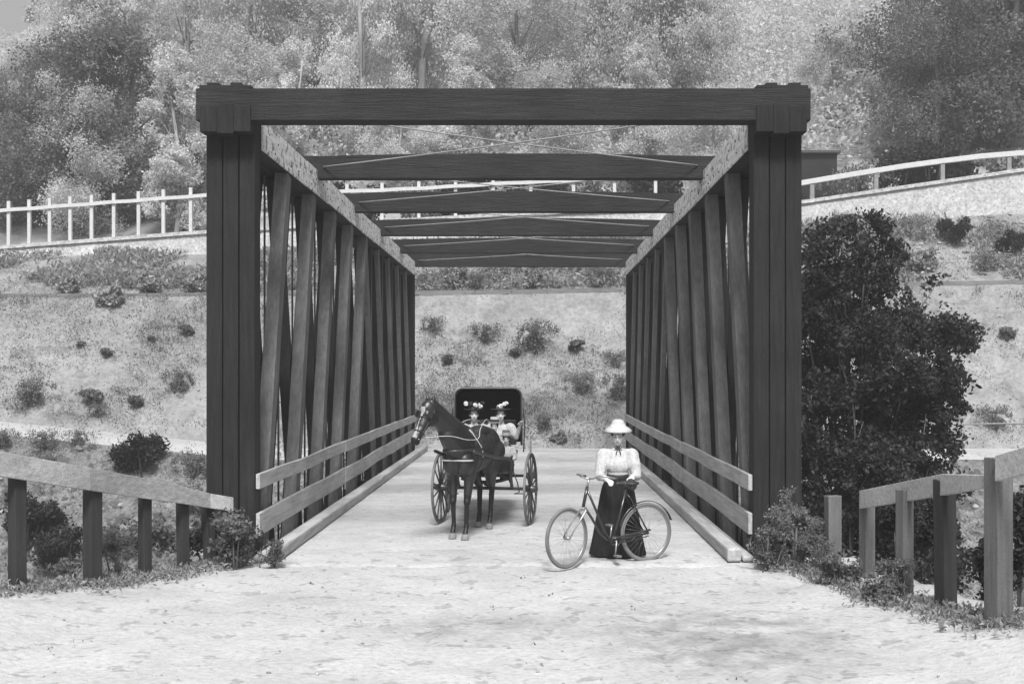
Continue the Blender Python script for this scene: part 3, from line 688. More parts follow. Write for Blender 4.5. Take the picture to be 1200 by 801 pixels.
# gulch and hillside shrubs placed on the slope
SAT = []
HS = [ # px, py(base), kind, scale, label
 (168, 556, 'dark', 1.0, 'round dark bush in the gulch above the middle of the left fence'),
 (225, 560, 'scrub', 1.1, 'grey bush right against the left bridge post, below the path'),
 (50, 560, 'scrub', 1.0, 'dark scrub above the left fence near its first post'),
 (48, 525, 'scrub', .8, 'dark scrub just below the pale path at far left'),
 (88, 522, 'scrub', .7, 'small dark scrub below the pale path'),
 (8, 524, 'scrub', .8, 'dark scrub below the path, cut by the left edge'),
 (30, 640, 'dark', 1.2, 'dark bush low behind the fence at the left edge'),
 (75, 665, 'dark', .9, 'dark bush between the two leftmost fence posts'),
 (140, 655, 'leafy', 1.6, 'grey leafy bush between the second and third fence posts'),
 (190, 650, 'leafy', 1.5, 'grey leafy bush between the third and fourth fence posts'),
 (230, 600, 'scrub', 1.1, 'grey bush beside the left bridge post above the rail end'),
 (42, 474, 'scrub', 1.3, 'wide dark scrub clump above the pale path at left'),
 (106, 477, 'tuft', .95, 'dark spiky tuft above the path, left of a smaller one'),
 (158, 481, 'tuft', .75, 'small dark spiky tuft above the end of the path'),
 (118, 490, 'scrub', .7, 'low dark scrub right above the pale path'),
 (205, 460, 'scrub', 1.15, 'dark scrub on the slope close to the left bridge post'),
 (124, 420, 'tuft', .6, 'lone small dark tuft in the middle of the left slope'),
 (95, 408, 'tuft', .4, 'tiny tuft on the left slope above the lone small tuft'),
 (178, 402, 'tuft', .42, 'tiny tuft high on the left slope below the ledge'),
 (218, 395, 'tuft', .7, 'thin dry tuft high on the slope beside the left bridge post'),
 (632, 412, 'scrub', 1.55, 'largest dark scrub on the slope in the middle of the bridge opening'),
 (572, 403, 'scrub', 1.1, 'grey scrub left of the largest one inside the bridge opening'),
 (510, 390, 'scrub', .9, 'grey scrub on the slope near the left truss inside the opening'),
 (676, 415, 'tuft', .75, 'dark tuft right of the largest scrub inside the opening'),
 (525, 428, 'tuft', .6, 'small tuft low left on the slope inside the opening'),
 (604, 420, 'tuft', .55, 'small dark tuft below left of the largest scrub'),
 (680, 462, 'scrub', 1.1, 'dark scrub low on the slope above the woman in the straw hat'),
 (722, 468, 'scrub', 1.3, 'dark scrub against the right truss low in the opening'),
 (722, 432, 'scrub', .9, 'leafy scrub beside the right truss at mid height of the opening'),
 (640, 503, 'scrub', .8, 'grey scrub at the bottom of the slope between hood and woman'),
 (500, 500, 'scrub', .9, 'grey scrub at the bottom of the slope behind the horse head'),
 (655, 520, 'pale', .5, 'pale dry tuft at the foot of the slope in the opening'),
 (80, 345, 'pale', .75, 'pale dry bush on the ledge at far left'),
 (130, 362, 'pale', .95, 'pale dry bush hanging over the ledge board'),
 (180, 344, 'pale', .95, 'pale dry bush on the ledge between the hanging one and the bridge post'),
 (232, 342, 'pale', .8, 'pale dry bush on the ledge touching the left bridge post'),
 (530, 338, 'pale', .9, 'pale bush on the ledge inside the opening at left'),
 (560, 338, 'scrub', .9, 'grey bush on the ledge inside the opening, left of centre'),
 (620, 338, 'pale', .8, 'pale bush on the ledge in the middle of the opening'),
 (700, 336, 'scrub', 1.1, 'grey bush on the ledge near the right truss'),
 (1085, 320, 'pale', 1.0, 'pale bush on the ledge right of the big dark tree'),
 (1118, 285, 'dark', .85, 'dark shrub below the wall above the pale bush at right'),
 (1150, 318, 'scrub', 1.0, 'grey shrub on the ledge toward the right edge'),
 (1190, 300, 'dark', .8, 'dark shrub below the wall at the right edge'),
 (1060, 275, 'scrub', 1.0, 'dark shrub under the wall over the top of the big dark tree'),
 (1180, 400, 'tuft', .8, 'spiky tuft on the bare slope near the right edge'),
 (1165, 505, 'scrub', 1.2, 'dark scrub at the foot of the bare slope near the right edge'),
 (985, 270, 'scrub', 1.1, 'grey shrub under the wall next to the right bridge post'),
]
for p, q, k, s, lab in HS:
    x, y, z = hit(p, q); SAT.append((x, y)); put_bush(k, x, y, lab, s=s * (.78 if k in ('scrub', 'tuft') else 1), group='shrubs on the slopes')

# uncountable ground cover
sat = np.array([(x + random.gauss(0, .75), y + random.gauss(0, .4), 0) for x, y in SAT for k in range(26)]); sat[:, 2] = H(sat[:, 0], sat[:, 1])
def cover(name, pts, leafsize, mat, seed, label, cat, per=14, spread=.12, rise=.16, droop=-.5):
    r = np.random.default_rng(seed); pts = np.asarray(pts); c = np.repeat(pts, per, 0); n = len(c)
    c = c + np.stack([r.normal(0, spread, n), r.normal(0, spread, n), r.uniform(0, rise, n)], 1)
    V, F = leaf_quads(c, leafsize, r, droop, 3.0 if droop else 1.6); o = link(name, np_mesh(name, V, F, mat)); tag(o, label, cat, kind='stuff')
def scatter(n, x0, x1, y0, y1, seed, thr=0.0, f=.5):
    r = np.random.default_rng(seed); x = r.uniform(x0, x1, n); y = r.uniform(y0, y1, n); k = fbm(x * f, y * f, 2) > thr; x, y = x[k], y[k]
    return np.stack([x, y, H(x, y)], 1)
cover('hillside_weeds', scatter(5200, -22, 22, 35.4, 40.3, 31, .03), .085, leaf_scrub, 41, 'thin dark weeds scattered over the dry slope', 'weeds', per=9, spread=.14, rise=.12)
cover('scrub_patches', np.concatenate([sat, scatter(9000, -22, 22, 35.5, 40.2, 61, .13, .9)]), .075, leaf_scrub, 62, 'thin scrub patches merging into the dry bank', 'scrub', per=14, spread=.13, rise=.2)
cover('slope_grass', scatter(14000, -22, 22, 35.3, 45, 32, -.05), .075, grass_m, 42, 'pale dry grass over the far slope', 'grass', per=5, spread=.2, rise=.1)
cover('ledge_brush', scatter(5000, -24, 24, 40.8, 44.9, 33, -.06, .4), .20, leaf_mid, 43, 'low grey brush below the retaining wall', 'brush', per=16, spread=.22, rise=.32)
cover('gulch_brush', np.concatenate([scatter(2500, -22, -3.8, 14, 33, 34, -.04), scatter(2000, 3.6, 20, 14, 33, 35, -.02)]), .13, leaf_mid, 44, 'low leafy brush covering the gulch sides', 'brush', per=22, spread=.25, rise=.35)
gp = []
for a, b in (((-5.4, 11.0), (-3.5, 13.75)), ((3.0, 13.6), (4.0, 9.3))):
    for k in range(260):
        t = random.random(); o = random.gauss(0, .16); gp.append((a[0] + (b[0] - a[0]) * t + o, a[1] + (b[1] - a[1]) * t + random.gauss(0, .2), 0))
gp = np.array(gp); gp[:, 2] = H(gp[:, 0], gp[:, 1])
cover('roadside_grass', gp, .06, grass_m, 45, 'dry grass along the foot of the roadside fences', 'grass', per=16, spread=.07, rise=.09)
cover('twigs', scatter(70, -6, 5, 6, 13.8, 36, -.1), .035, leaf_scrub, 46, 'scattered dark specks of litter and pebbles on the road dust', 'litter', per=3, spread=.05, rise=.012, droop=0)
# brush and small trees massed on the far hill
r = np.random.default_rng(50); n = 2300; D = r.uniform(56, 150, n); p = r.uniform(-80, 1280, n); x = (p - VX) / FPX * D
k = (fbm(x * .07, D * .05, 2) > np.where((p > 850) & (p < 1010), 0, -.10)); x, D = x[k], D[k]; s = r.uniform(.5, 1.0, len(x)) * (1.4 + D / 60); z = H(x, D) + s * .3
k = ~((x / D * FPX + VX < 80) & (z + s * 1.2 > EYE + (VY - 16) / FPX * D)); x, D, z, s = x[k], D[k], z[k], s[k]
blobs = np.stack([x, D, z, s * 1.2, s * 1.2, s], 1); idx = np.repeat(np.arange(len(x)), 250); u = r.normal(size=(len(idx), 3)); u /= np.linalg.norm(u, axis=1)[:, None]
P = blobs[idx, :3] + u * (r.random(len(idx)) ** .4)[:, None] * blobs[idx, 3:6]; V, F = leaf_quads(P, .25, r)
o = link('far_brush', np_mesh('far_brush', V, F, leaf_wood)); tag(o, 'hazy brush and woods covering the hill behind the trees', 'woods', kind='stuff')
# rocks
m = MB(); rs = random.Random(9)
HSCL = 1
def rock(x, y, s):
    z = h1(x, y); q = Matrix.Rotation(rs.uniform(0, 6), 3, 'Z') @ Matrix.Rotation(rs.uniform(-.5, .5), 3, 'X'); n0 = len(m.v)
    m.ell((x, y, z + s * .1), (s * rs.uniform(.6, 1), s * rs.uniform(.5, .8), s * rs.uniform(.35, .6)), rot=q, seg=7, rings=4)
    c = Vector((x, y, z))
    for k in range(n0, len(m.v)):
        v = Vector(m.v[k]) - c; a = 1 + .6 * (float(_perm[int(abs(v.x) * 400) % 256, int(abs(v.y) * 400 + abs(v.z) * 200) % 256]) - .5); m.v[k] = tuple(c + v * a)
for i in range(500): rock(rs.uniform(-21, 21), rs.uniform(35.3, 40), rs.uniform(.02, .08))
for i in range(350): rock(rs.choice((rs.uniform(-20, -4), rs.uniform(4, 18))), rs.uniform(24, 33), rs.uniform(.04, .18))
for i in range(400): rock(rs.uniform(9, 21), rs.uniform(41, 45), rs.uniform(.05, .16))
for i in range(420):
    x = rs.gauss(-.5, 2.6); y = rs.uniform(7, 13.9)
    if abs(x) < 4: rock(x, y, rs.choice((.006, .008, .01, .014, .022)))
o = m.build('rubble', rock_m); tag(o, 'loose pale rubble stones strewn over the slopes', 'rubble', kind='stuff')
# ------------------------------------------------------------------ haze
m = MB(); m.box(-240, 240, -40, 275, -8, 130); hz = m.build('haze', iron); hz.data.materials.clear()
hm = bpy.data.materials.new('haze'); hm.use_nodes = True; hn = hm.node_tree; hn.nodes.remove(hn.nodes['Principled BSDF'])
pv = hn.nodes.new('ShaderNodeVolumePrincipled'); pv.inputs['Color'].default_value = (.97, .97, .97, 1); pv.inputs['Density'].default_value = 0.0027; pv.inputs['Anisotropy'].default_value = 0.3
hn.links.new(pv.outputs[0], hn.nodes['Material Output'].inputs['Volume']); hz.data.materials.append(hm); tag(hz, kind='stuff')
hz['label'] = 'pale haze in the air over the valley'
#FIGURES
# ------------------------------------------------------------------ figures: materials
coat = M('dark bay coat', 0.011, var=0.5, scale=4, rough=0.36, spec=0.6, bump=.25, bscale=7); muzz = M('black points', 0.008, rough=0.5)
blaze_m = M('white blaze', 0.3, var=.1); hoof_m = M('dusty hoof', 0.17, rough=.8); mane_m = M('mane hair', 0.015, scale=30, rough=.6)
leather = M('black leather', 0.02, rough=0.45, spec=0.5); strap_m = M('pale strap', 0.38, rough=.7); hood_m = M('hood leather', 0.012, rough=.6)
paint = M('dark carriage paint', 0.03, rough=0.35, spec=.5); wheel_m = M('carriage wheel wood', 0.05, rough=.5); tyre_m = M('iron tyre', .12, rough=.5)
skin = M('skin', 0.46, var=.08, scale=12, rough=.6); white_c = M('white cotton', 0.50, var=.2, scale=9, rough=.9, bump=1.0, bscale=12, stretch=(1.6, 1.6, .7), fine=.12, finescale=60); black_c = M('black skirt cloth', 0.008, var=.5, scale=8, rough=.85, bump=1.0, bscale=7, stretch=(2, 2, .4))
straw = M('pale straw', 0.38, var=.12, scale=30, rough=.85, bump=.4, bscale=50); hair_m = M('dark hair', 0.03, rough=.5); dark_c = M('dark cloth', 0.03, rough=.9); grey_c = M('grey cloth', .18, rough=.9)
eye_m = M('eye', .01, rough=.15, spec=.6); lip_m = M('lips', .16, rough=.5); enamel = M('bicycle enamel', .02, rough=.25, spec=.6); nickel = M('nickel plate', .28, rough=.35, metal=.6)
rubber = M('grey dusty tyre rubber', .12, rough=.8); shoe_m = M('shoe leather', .02, rough=.4)
V = Vector

def strap_ring(bvh, c, ax, ay, a0=0, a1=360, n=40, r=.014, off=.008, mb=None, flat=.5, dist=1.2):
    pts = []
    for i in range(n + 1):
        a = R(a0 + (a1 - a0) * i / n); d = (V(ax) * math.cos(a) + V(ay) * math.sin(a)).normalized()
        h = bvh.ray_cast(V(c) + d * dist, -d, dist)
        if h[0] is not None: pts.append(h[0] + d * off)
    mb = mb or MB()
    if len(pts) > 2: mb.tube(pts, r, 6, flat=flat)
    return mb
# ------------------------------------------------------------------ horse
HF = V((-.242, -.970, 0)); HL = V((.970, -.242, 0)); HO = V((-.87, 16.05, .02))
def hp(F, L, Zz): return HO + HF * F + HL * L + V((0, 0, Zz))
horse = empty('horse', HO, 'dark bay horse with a white blaze harnessed to the buggy, head turned to the left', 'horse')
HR = Matrix((HL, -HF, V((0, 0, 1)))).transposed()     # local x=left, y=back, z=up
mb = MB()
e = lambda F, L, Zz, rl, rf, rz: mb.ell(hp(F, L, Zz), (rl, rf, rz), rot=HR)
c = lambda a, b, ra, rb: mb.cap(hp(*a), hp(*b), ra, rb)
e(-.60, 0, 1.21, .27, .33, .27); e(-.66, .10, 1.12, .17, .24, .26); e(-.66, -.10, 1.12, .17, .24, .26)
e(-.12, 0, 1.13, .285, .50, .29); e(.22, 0, 1.14, .25, .36, .30); e(.44, 0, 1.14, .21, .22, .28)
e(.20, 0, 1.38, .10, .30, .13); e(-.45, 0, 1.40, .15, .25, .10); e(.52, .10, 1.04, .12, .15, .19); e(.52, -.10, 1.04, .12, .15, .19)
poll = (1.08, -.20, 1.83)
c((.42, 0, 1.27), (.72, -.06, 1.50), .22, .165); c((.72, -.06, 1.50), (1.02, -.18, 1.77), .165, .105); c((.30, 0, 1.42), (.80, -.08, 1.62), .11, .10); c((.80, -.08, 1.64), (1.05, -.2, 1.84), .09, .065)
c((.5, 0, 1.2), (.78, -.07, 1.42), .19, .13)
# head
pw = hp(*poll); mz = pw + V((-.20, -.20, -.475)); hd = (mz - pw).normalized()
hs = hd.cross(V((0, 0, 1))).normalized() ; hu = hs.cross(hd).normalized()   # hu: forehead side (up/forward)
hr = Matrix((hs, hu, hd)).transposed()
def hd_p(t, u=0, s=0): return pw + (mz - pw) * t + hu * u + hs * s
mb.ell(hd_p(.12), (.095, .12, .13), rot=hr); mb.cap(hd_p(.15, -.02), hd_p(.55, -.01), .105, .078); mb.cap(hd_p(.15, -.05), hd_p(.5, -.03), .10, .07); mb.cap(hd_p(.5, -.01), hd_p(.92, -.01), .074, .060)
mb.ell(hd_p(.27, -.095), (.078, .095, .12), rot=hr); mb.ell(hd_p(.95, -.005), (.055, .055, .065), rot=hr); mb.ell(hd_p(.97, -.05), (.038, .032, .045), rot=hr)
for s in (-1, 1): mb.ell(hd_p(.30, .035, s * .062), (.03, .032, .045), rot=hr); mb.ell(hd_p(.94, .02, s * .035), .024)
mb.cap(hd_p(.0, -.02), hd_p(.2, -.03), .09, .09)
for s in (-1, 1):   # ears
    a = hd_p(-.02, .01, s * .045); mb.cap(a, a + V((0, 0, .05)) + hs * s * .012, .03, .030); mb.cap(a + V((0, 0, .05)) + hs * s * .012, a + V((0, 0, .135)) + hs * s * .022, .028, .007)
# legs
for s in (-1, 1):
    f = .04 if s > 0 else -.03
    c((.42, s * .13, 1.10), (.40 + f, s * .125, .82), .135, .085); c((.40 + f, s * .125, .82), (.45 + f, s * .11, .51), .075, .048); e(.455 + f, s * .11, .50, .048, .055, .06)
    c((.455 + f, s * .11, .50), (.45 + f, s * .10, .20), .037, .031); e(.45 + f, s * .10, .175, .038, .042, .045); c((.45 + f, s * .10, .17), (.50 + f, s * .10, .08), .033, .038)
    mb.lathe([(.001, .075), (.043, .075), (.060, .0), (.001, .0)], hp(.515 + f, s * .10, 0), 16)
    g = .06 if s > 0 else -.06
    c((-.62, s * .15, 1.12), (-.50, s * .15, .88), .19, .125); c((-.50 + g * .3, s * .15, .90), (-.76 + g, s * .11, .60), .115, .055); e(-.785 + g, s * .11, .57, .045, .06, .07)
    c((-.785 + g, s * .11, .57), (-.74 + g, s * .10, .21), .044, .034); e(-.735 + g, s * .10, .18, .040, .046, .048); c((-.735 + g, s * .10, .17), (-.68 + g, s * .10, .08), .034, .038)
    mb.lathe([(.001, .075), (.043, .075), (.058, .0), (.001, .0)], hp(-.67 + g, s * .10, 0), 16)
def hcls(p, n):
    q = p - pw; t = q.dot(hd) / (mz - pw).length; u = q.dot(hu); s = q.dot(hs)
    if -.05 < t < 1.2 and q.length < .7 and (p - pw - hd * q.dot(hd)).length < .16:
        if t > .93: return 1
        wv = .017 + .012 * math.sin(t * 9) + (.014 if t < .3 else 0)
        if .16 < t < .92 and u > .02 and abs(s + .004) < wv: return 2
    if p.z < .10: return 3
    if p.z < .62: return 1
    return 0
hbody = mb.remesh('body', [coat, muzz, blaze_m, hoof_m], horse, vox=.0125, smooth=4, classify=hcls)
bm_ = [ (hbody.matrix_world if False else Matrix.Translation(HO)) @ v.co for v in hbody.data.vertices]
hb = BVHTree.FromPolygons(bm_, [tuple(p.vertices) for p in hbody.data.polygons])
m = MB()
for s in (-1, 1): m.ell(hd_p(.31, .045, s * .086), .018, seg=10, rings=8)
m.build('eyes', eye_m, horse)
for s in (-1, 1): pass
# mane, forelock, tail
m = MB(); rs = random.Random(4)
for i in range(110):
    t = rs.random(); a = V(hp(.38, 0, 1.50)).lerp(V(hp(1.08, -.21, 1.93)), t); h = hb.ray_cast(a + V((0, 0, .25)), V((0, 0, -1)), .6)
    if h[0] is None: continue
    b = h[0] - V((0, 0, .01)); sd = -1
    m.tube([b, b + HL * sd * .05 + V((0, 0, .02)), b + HL * sd * .10 + V((rs.uniform(-.02, .02), 0, -.10)), b + HL * sd * .11 + V((rs.uniform(-.03, .03), rs.uniform(-.03, .03), -.2))], [.010, .010, .008, .002], 5)
for i in range(14): b = hd_p(.02, .06, rs.uniform(-.03, .03)); m.tube([b, b + hu * .03 + hd * .05, b + hd * .14 + hs * rs.uniform(-.02, .02) + hu * .01], [.009, .009, .002], 5)
m.build('mane', mane_m, horse)
m = MB()
for i in range(26):
    o = V((rs.uniform(-.04, .04), rs.uniform(-.03, .03), 0)); m.tube([hp(-.90, 0, 1.34) + o * .3, hp(-1.0, 0, 1.2) + o, hp(-1.02, 0, .9) + o * 1.6, hp(-.99, 0, .55) + o * 1.2], [.02, .03, .025, .004], 6)
m.build('tail', mane_m, horse)
# harness
harn = MB()
def ring(t, hrr=.011, **k): strap_ring(hb, hd_p(t, -.03), hs, hu, r=hrr, mb=harn, dist=.22, **k)
ring(.40); ring(.74, 0.010)
for s in (-1, 1):
    pts = []
    for t in (.10, .2, .3, .4, .55, .74, .86):
        o = hd_p(t, -.02); h = hb.ray_cast(o + hs * s * .2, -hs * s, .25)
        if h[0] is not None: pts.append(h[0] + hs * s * .006)
    harn.tube(pts, .010, 6, flat=.6)
harn.build('bridle', leather, horse); harn = MB(); strap_ring(hb, hp(.17, 0, 1.12), HL, V((0, 0, 1)), mb=harn, r=.024, flat=.4)          # girth
harn.build('girth', leather, horse); harn = MB()
strap_ring(hb, hp(.62, 0, 1.20), HL, HF, -150 + 90, 150 + 90, mb=harn, r=.02, flat=1.3)
harn.build('harness', leather, horse)
for s in (-1, 1):
    m = MB(); b = hd_p(.30, .035, s * .125); m.add([b + hd * .045 + hu * .035, b - hd * .045 + hu * .035, b - hd * .045 - hu * .04, b + hd * .045 - hu * .04] + [q + hs * s * .01 for q in (b + hd * .045 + hu * .035, b - hd * .045 + hu * .035, b - hd * .045 - hu * .04, b + hd * .045 - hu * .04)], [(0, 1, 2, 3), (7, 6, 5, 4), (0, 4, 5, 1), (1, 5, 6, 2), (2, 6, 7, 3), (3, 7, 4, 0)])
    m.build('blinker', leather, horse)
m = MB(); strap_ring(hb, hp(.56, 0, 1.07), HL, HF, 5, 175, mb=m, r=.022, flat=.5, off=.012); m.build('breast_strap', strap_m, horse)
m = MB()
for s in (-1, 1):
    pts = [hd_p(.93, 0, s * .06)]
    for F, L, Zz in ((1.05, -.10 + s * .12, 1.42), (.8, s * .2, 1.36), (.5, s * .27, 1.36), (.17, s * .20, 1.47)): pts.append(hp(F, L, Zz))
    pts += [hp(-.4, s * .12, 1.58), V((-.66 + s * .05, 17.6, 1.47))]
    P = []; 
    for i in range(len(pts) - 1):
        for t in np.linspace(0, 1, 5)[:-1]:
            p0 = pts[max(i - 1, 0)]; p1 = pts[i]; p2 = pts[i + 1]; p3 = pts[min(i + 2, len(pts) - 1)]
            P.append(.5 * ((2 * p1) + (p2 - p0) * t + (2 * p0 - 5 * p1 + 4 * p2 - p3) * t * t + (3 * p1 - p0 - 3 * p2 + p3) * t ** 3))
    m.tube(P + [pts[-1]], .0055, 6)
for s in (-1, 1):
    pts = []
    for i in range(9):
        F = .36 - .02 * i; a = R(70 - i * 12); dd = (HL * s * math.cos(a) + V((0, 0, 1)) * math.sin(a)); h = hb.ray_cast(hp(F, 0, 1.2) + dd * 1, -dd, 1)
        if h[0] is not None: pts.append(h[0] + dd * .008)
    m.tube(pts, .009, 6)
m.build('reins', strap_m, horse)

# ------------------------------------------------------------------ carriage
CX = -.70; CZ = .02
cg = empty('carriage', (CX, 17.9, CZ), 'black four-wheeled buggy with raised folding hood standing on the bridge', 'carriage')
def car_wheel(x, y, r, yaw):
    root = empty('wheel', (0, 0, 0)); root.parent = cg; root.location = (x - CX, y - 17.9, r); root.rotation_euler.z = yaw
    def ringm(ro, ri, wdt):
        m = MB(); n = 40; vs = []; fs = []
        for k in range(n):
            a = 2 * math.pi * k / n; cc, ss = math.cos(a), math.sin(a)
            for rr, xx in ((ri, -wdt / 2), (ro, -wdt / 2), (ro, wdt / 2), (ri, wdt / 2)): vs.append((xx, rr * cc, rr * ss))
        for k in range(n):
            for j in range(4): fs.append((4 * k + j, 4 * k + (j + 1) % 4, 4 * ((k + 1) % n) + (j + 1) % 4, 4 * ((k + 1) % n) + j))
        m.add(vs, fs); return m
    ringm(r, r - .010, .034).build('tyre', tyre_m, root, local=True)
    ringm(r - .0105, r - .045, .028).build('rim', wheel_m, root, local=True)
    m = MB()
    for k in range(14):
        a = 2 * math.pi * (k + .5) / 14; m.tube([(0, .04 * math.cos(a), .04 * math.sin(a)), (0, (r - .043) * math.cos(a), (r - .043) * math.sin(a))], [.016, .010], 6)
    m.build('spokes', wheel_m, root, local=True)
    m = MB(); m.tube([(-.11, 0, 0), (-.07, 0, 0), (-.03, 0, 0), (.03, 0, 0), (.07, 0, 0), (.11, 0, 0)], [.028, .045, .062, .062, .045, .028], 14); m.build('hub', paint, root, local=True)
    return root
YF = R(-10); ax = V((math.cos(YF), math.sin(YF), 0)); FA = V((CX, 17.15, 0))
for s in (-1, 1):
    p = FA + ax * s * .68; car_wheel(p.x, p.y, .53, YF); car_wheel(CX + s * .67, 18.75, .57, 0)
m = MB(); m.tube([FA - ax * .68 + V((0, 0, .55)), FA + ax * .68 + V((0, 0, .55))], .022, 8); m.tube([(CX - .67, 18.75, .59), (CX + .67, 18.75, .59)], .022, 8)
m.build('axles', paint, cg) if False else None
for a, b in ((FA - ax * .66 + V((0, 0, .55)), FA + ax * .66 + V((0, 0, .55))), (V((CX - .66, 18.75, .59)), V((CX + .66, 18.75, .59)))):
    m = MB(); m.tube([a, b], .024, 8); m.build('axle', paint, cg)
m = MB(); m.tube([(CX, 17.15, .60), (CX, 17.9, .62), (CX, 18.75, .62)], .022, 8); m.build('reach_pole', paint, cg)
for yy in (17.15, 18.75):
    m = MB(); 
    for sg in (-1, 1): m.tube([(CX - .36 + .72 * t, yy, .70 + sg * .065 * math.sin(math.pi * t)) for t in np.linspace(0, 1, 13)], .016, 6, flat=2)
    m.build('spring', paint, cg)
m = MB(); m.box(CX - .40, CX + .40, 17.05, 18.95, .76, .80); m.box(CX - .40, CX - .37, 17.25, 18.95, .80, .98); m.box(CX + .37, CX + .40, 17.25, 18.95, .80, .98)
m.box(CX - .46, CX + .46, 17.92, 18.95, .96, 1.0); m.box(CX - .40, CX + .40, 18.04, 18.07, .80, .96); m.build('body', paint, cg, bevel=.01)
m = MB(); m.plank([(CX, 17.05, .90), (CX, 17.0, .92)], .01, .01, (1, 0, 0)); m = MB(); m.hexa([(CX - .41, 17.0, .78), (CX + .41, 17.0, .78), (CX + .41, 17.03, .78), (CX - .41, 17.03, .78), (CX - .41, 16.86, 1.02), (CX + .41, 16.86, 1.02), (CX + .41, 16.89, 1.02), (CX - .41, 16.89, 1.02)]); m.build('dashboard', leather, cg, bevel=.008)
m = MB(); m.box(CX - .44, CX + .44, 17.92, 18.75, 1.0, 1.02); m.box(CX - .44, CX + .44, 18.66, 18.78, 1.10, 1.5); m.build('seat', leather, cg, bevel=.03)
# hood: thick rounded shell, open at the front
def hood_profile(w_, zb, zt, r):
    pts = [(-w_, zb)]
    for a in np.linspace(180, 90, 8): pts.append((-w_ + r + r * math.cos(R(a)), zt - r + r * math.sin(R(a))))
    for a in np.linspace(90, 0, 8): pts.append((w_ - r + r * math.cos(R(a)), zt - r + r * math.sin(R(a))))
    pts.append((w_, zb)); return pts
o_ = hood_profile(.53, 1.12, 2.02, .13); i_ = hood_profile(.51, 1.12, 2.0, .12); n = len(o_); vs = []; fs = []
secs = [(18.22, .0), (18.45, .015), (18.75, .01), (19.08, -.05)]
for y, dz in secs:
    for (x, z), (x2, z2) in zip(o_, i_): vs += [(CX + x, y, z + dz * (z > 1.5)), (CX + x2, y, z2 + dz * (z > 1.5))]
for a in range(len(secs) - 1):
    for k in range(n - 1):
        q = lambda aa, kk, w_: (aa * n + kk) * 2 + w_
        fs += [(q(a, k, 0), q(a, k + 1, 0), q(a + 1, k + 1, 0), q(a + 1, k, 0)), (q(a, k, 1), q(a + 1, k, 1), q(a + 1, k + 1, 1), q(a, k + 1, 1))]
for k in range(n - 1): fs.append((q(0, k, 0), q(0, k, 1), q(0, k + 1, 1), q(0, k + 1, 0)))
m = MB(); m.add(vs, fs); m.add([(CX + x, 19.08, z - .05 * (z > 1.5)) for x, z in o_] + [(CX + x, 19.10, z - .05 * (z > 1.5)) for x, z in o_], [tuple(range(n)), tuple(reversed(range(n, 2 * n)))])
hood = m.build('hood', hood_m, cg)
m = MB(); m.tube([(CX + x * 1.012, 18.215, z) for x, z in o_], .011, 6); m.build('hood_edge', tyre_m, hood)
for s in (-1, 1):
    m = MB(); xx = CX + s * .56
    m.tube([(xx, 18.15, 1.02), (xx + s * .02, 18.1, 1.5), (xx, 18.15, 1.85)], .011, 6); m.tube([(xx, 18.6, 1.06), (xx + s * .015, 18.5, 1.4), (xx, 18.2, 1.7)], .010, 6); m.tube([(xx, 18.15, 1.85), (CX + s * .53, 18.3, 1.88)], .012, 6)
    m.build('hood_brace', iron, hood)
# shafts
for s in (-1, 1):
    a = FA + ax * s * .40; a.z = .58
    pts = [a, a + V((-.0, -.18, .04)), a + V((-.02, -.26, .25)), V(hp(-.62, s * .40, 1.0)), V(hp(-.1, s * .36, 1.06)), V(hp(.35, s * .31, 1.14)), V(hp(.72, s * .27, 1.20))]
    P = []
    for i in range(len(pts) - 1):
        for t in np.linspace(0, 1, 6)[:-1]:
            p0 = pts[max(i - 1, 0)]; p1 = pts[i]; p2 = pts[i + 1]; p3 = pts[min(i + 2, len(pts) - 1)]
            P.append(.5 * ((2 * p1) + (p2 - p0) * t + (2 * p0 - 5 * p1 + 4 * p2 - p3) * t * t + (3 * p1 - p0 - 3 * p2 + p3) * t ** 3))
    m = MB(); m.tube(P + [pts[-1]], [.024] * (len(P)) + [.018], 8); m.build('shaft', paint, cg)
m = MB(); m.tube([FA - ax * .42 + V((0, -.22, .80)), FA + ax * .42 + V((0, -.22, .80))], .022, 8); m.build('crossbar', paint, cg)
for s in (-1, 1):
    m = MB(); m.tube([(CX + s * .40, 17.55, .78), (CX + s * .47, 17.52, .6), (CX + s * .5, 17.5, .45), (CX + s * .42, 17.5, .43), (CX + s * .56, 17.5, .43)], .010, 6); m.build('step', iron, cg)

# ------------------------------------------------------------------ people
def head(mb, c, s, yaw=0, nod=0):
    """head centred at c (between the eyes depth), scale s, facing -y turned by yaw"""
    rot = Matrix.Rotation(yaw, 3, 'Z') @ Matrix.Rotation(nod, 3, 'X'); f = lambda x, y, z: V(c) + rot @ (V((x, y, z)) * s)
    mb.ell(f(0, .02, .03), (.074 * s, .092 * s, .092 * s), rot=rot); mb.ell(f(0, -.025, -.035), (.056 * s, .062 * s, .075 * s), rot=rot); mb.ell(f(0, -.055, -.088), (.024 * s, .022 * s, .020 * s), rot=rot)
    mb.cap(f(0, -.078, .005), f(0, -.100, -.030), .007 * s, .013 * s); mb.ell(f(0, -.074, .022), (.045 * s, .02 * s, .013 * s), rot=rot)
    mb.ell(f(0, -.082, -.058), (.022 * s, .010 * s, .009 * s), rot=rot)
    for q in (-1, 1): mb.ell(f(q * .075, .015, -.005), (.010 * s, .018 * s, .030 * s), rot=rot); mb.ell(f(q * .038, -.058, -.02), (.022 * s, .02 * s, .02 * s), rot=rot)
    return f, rot
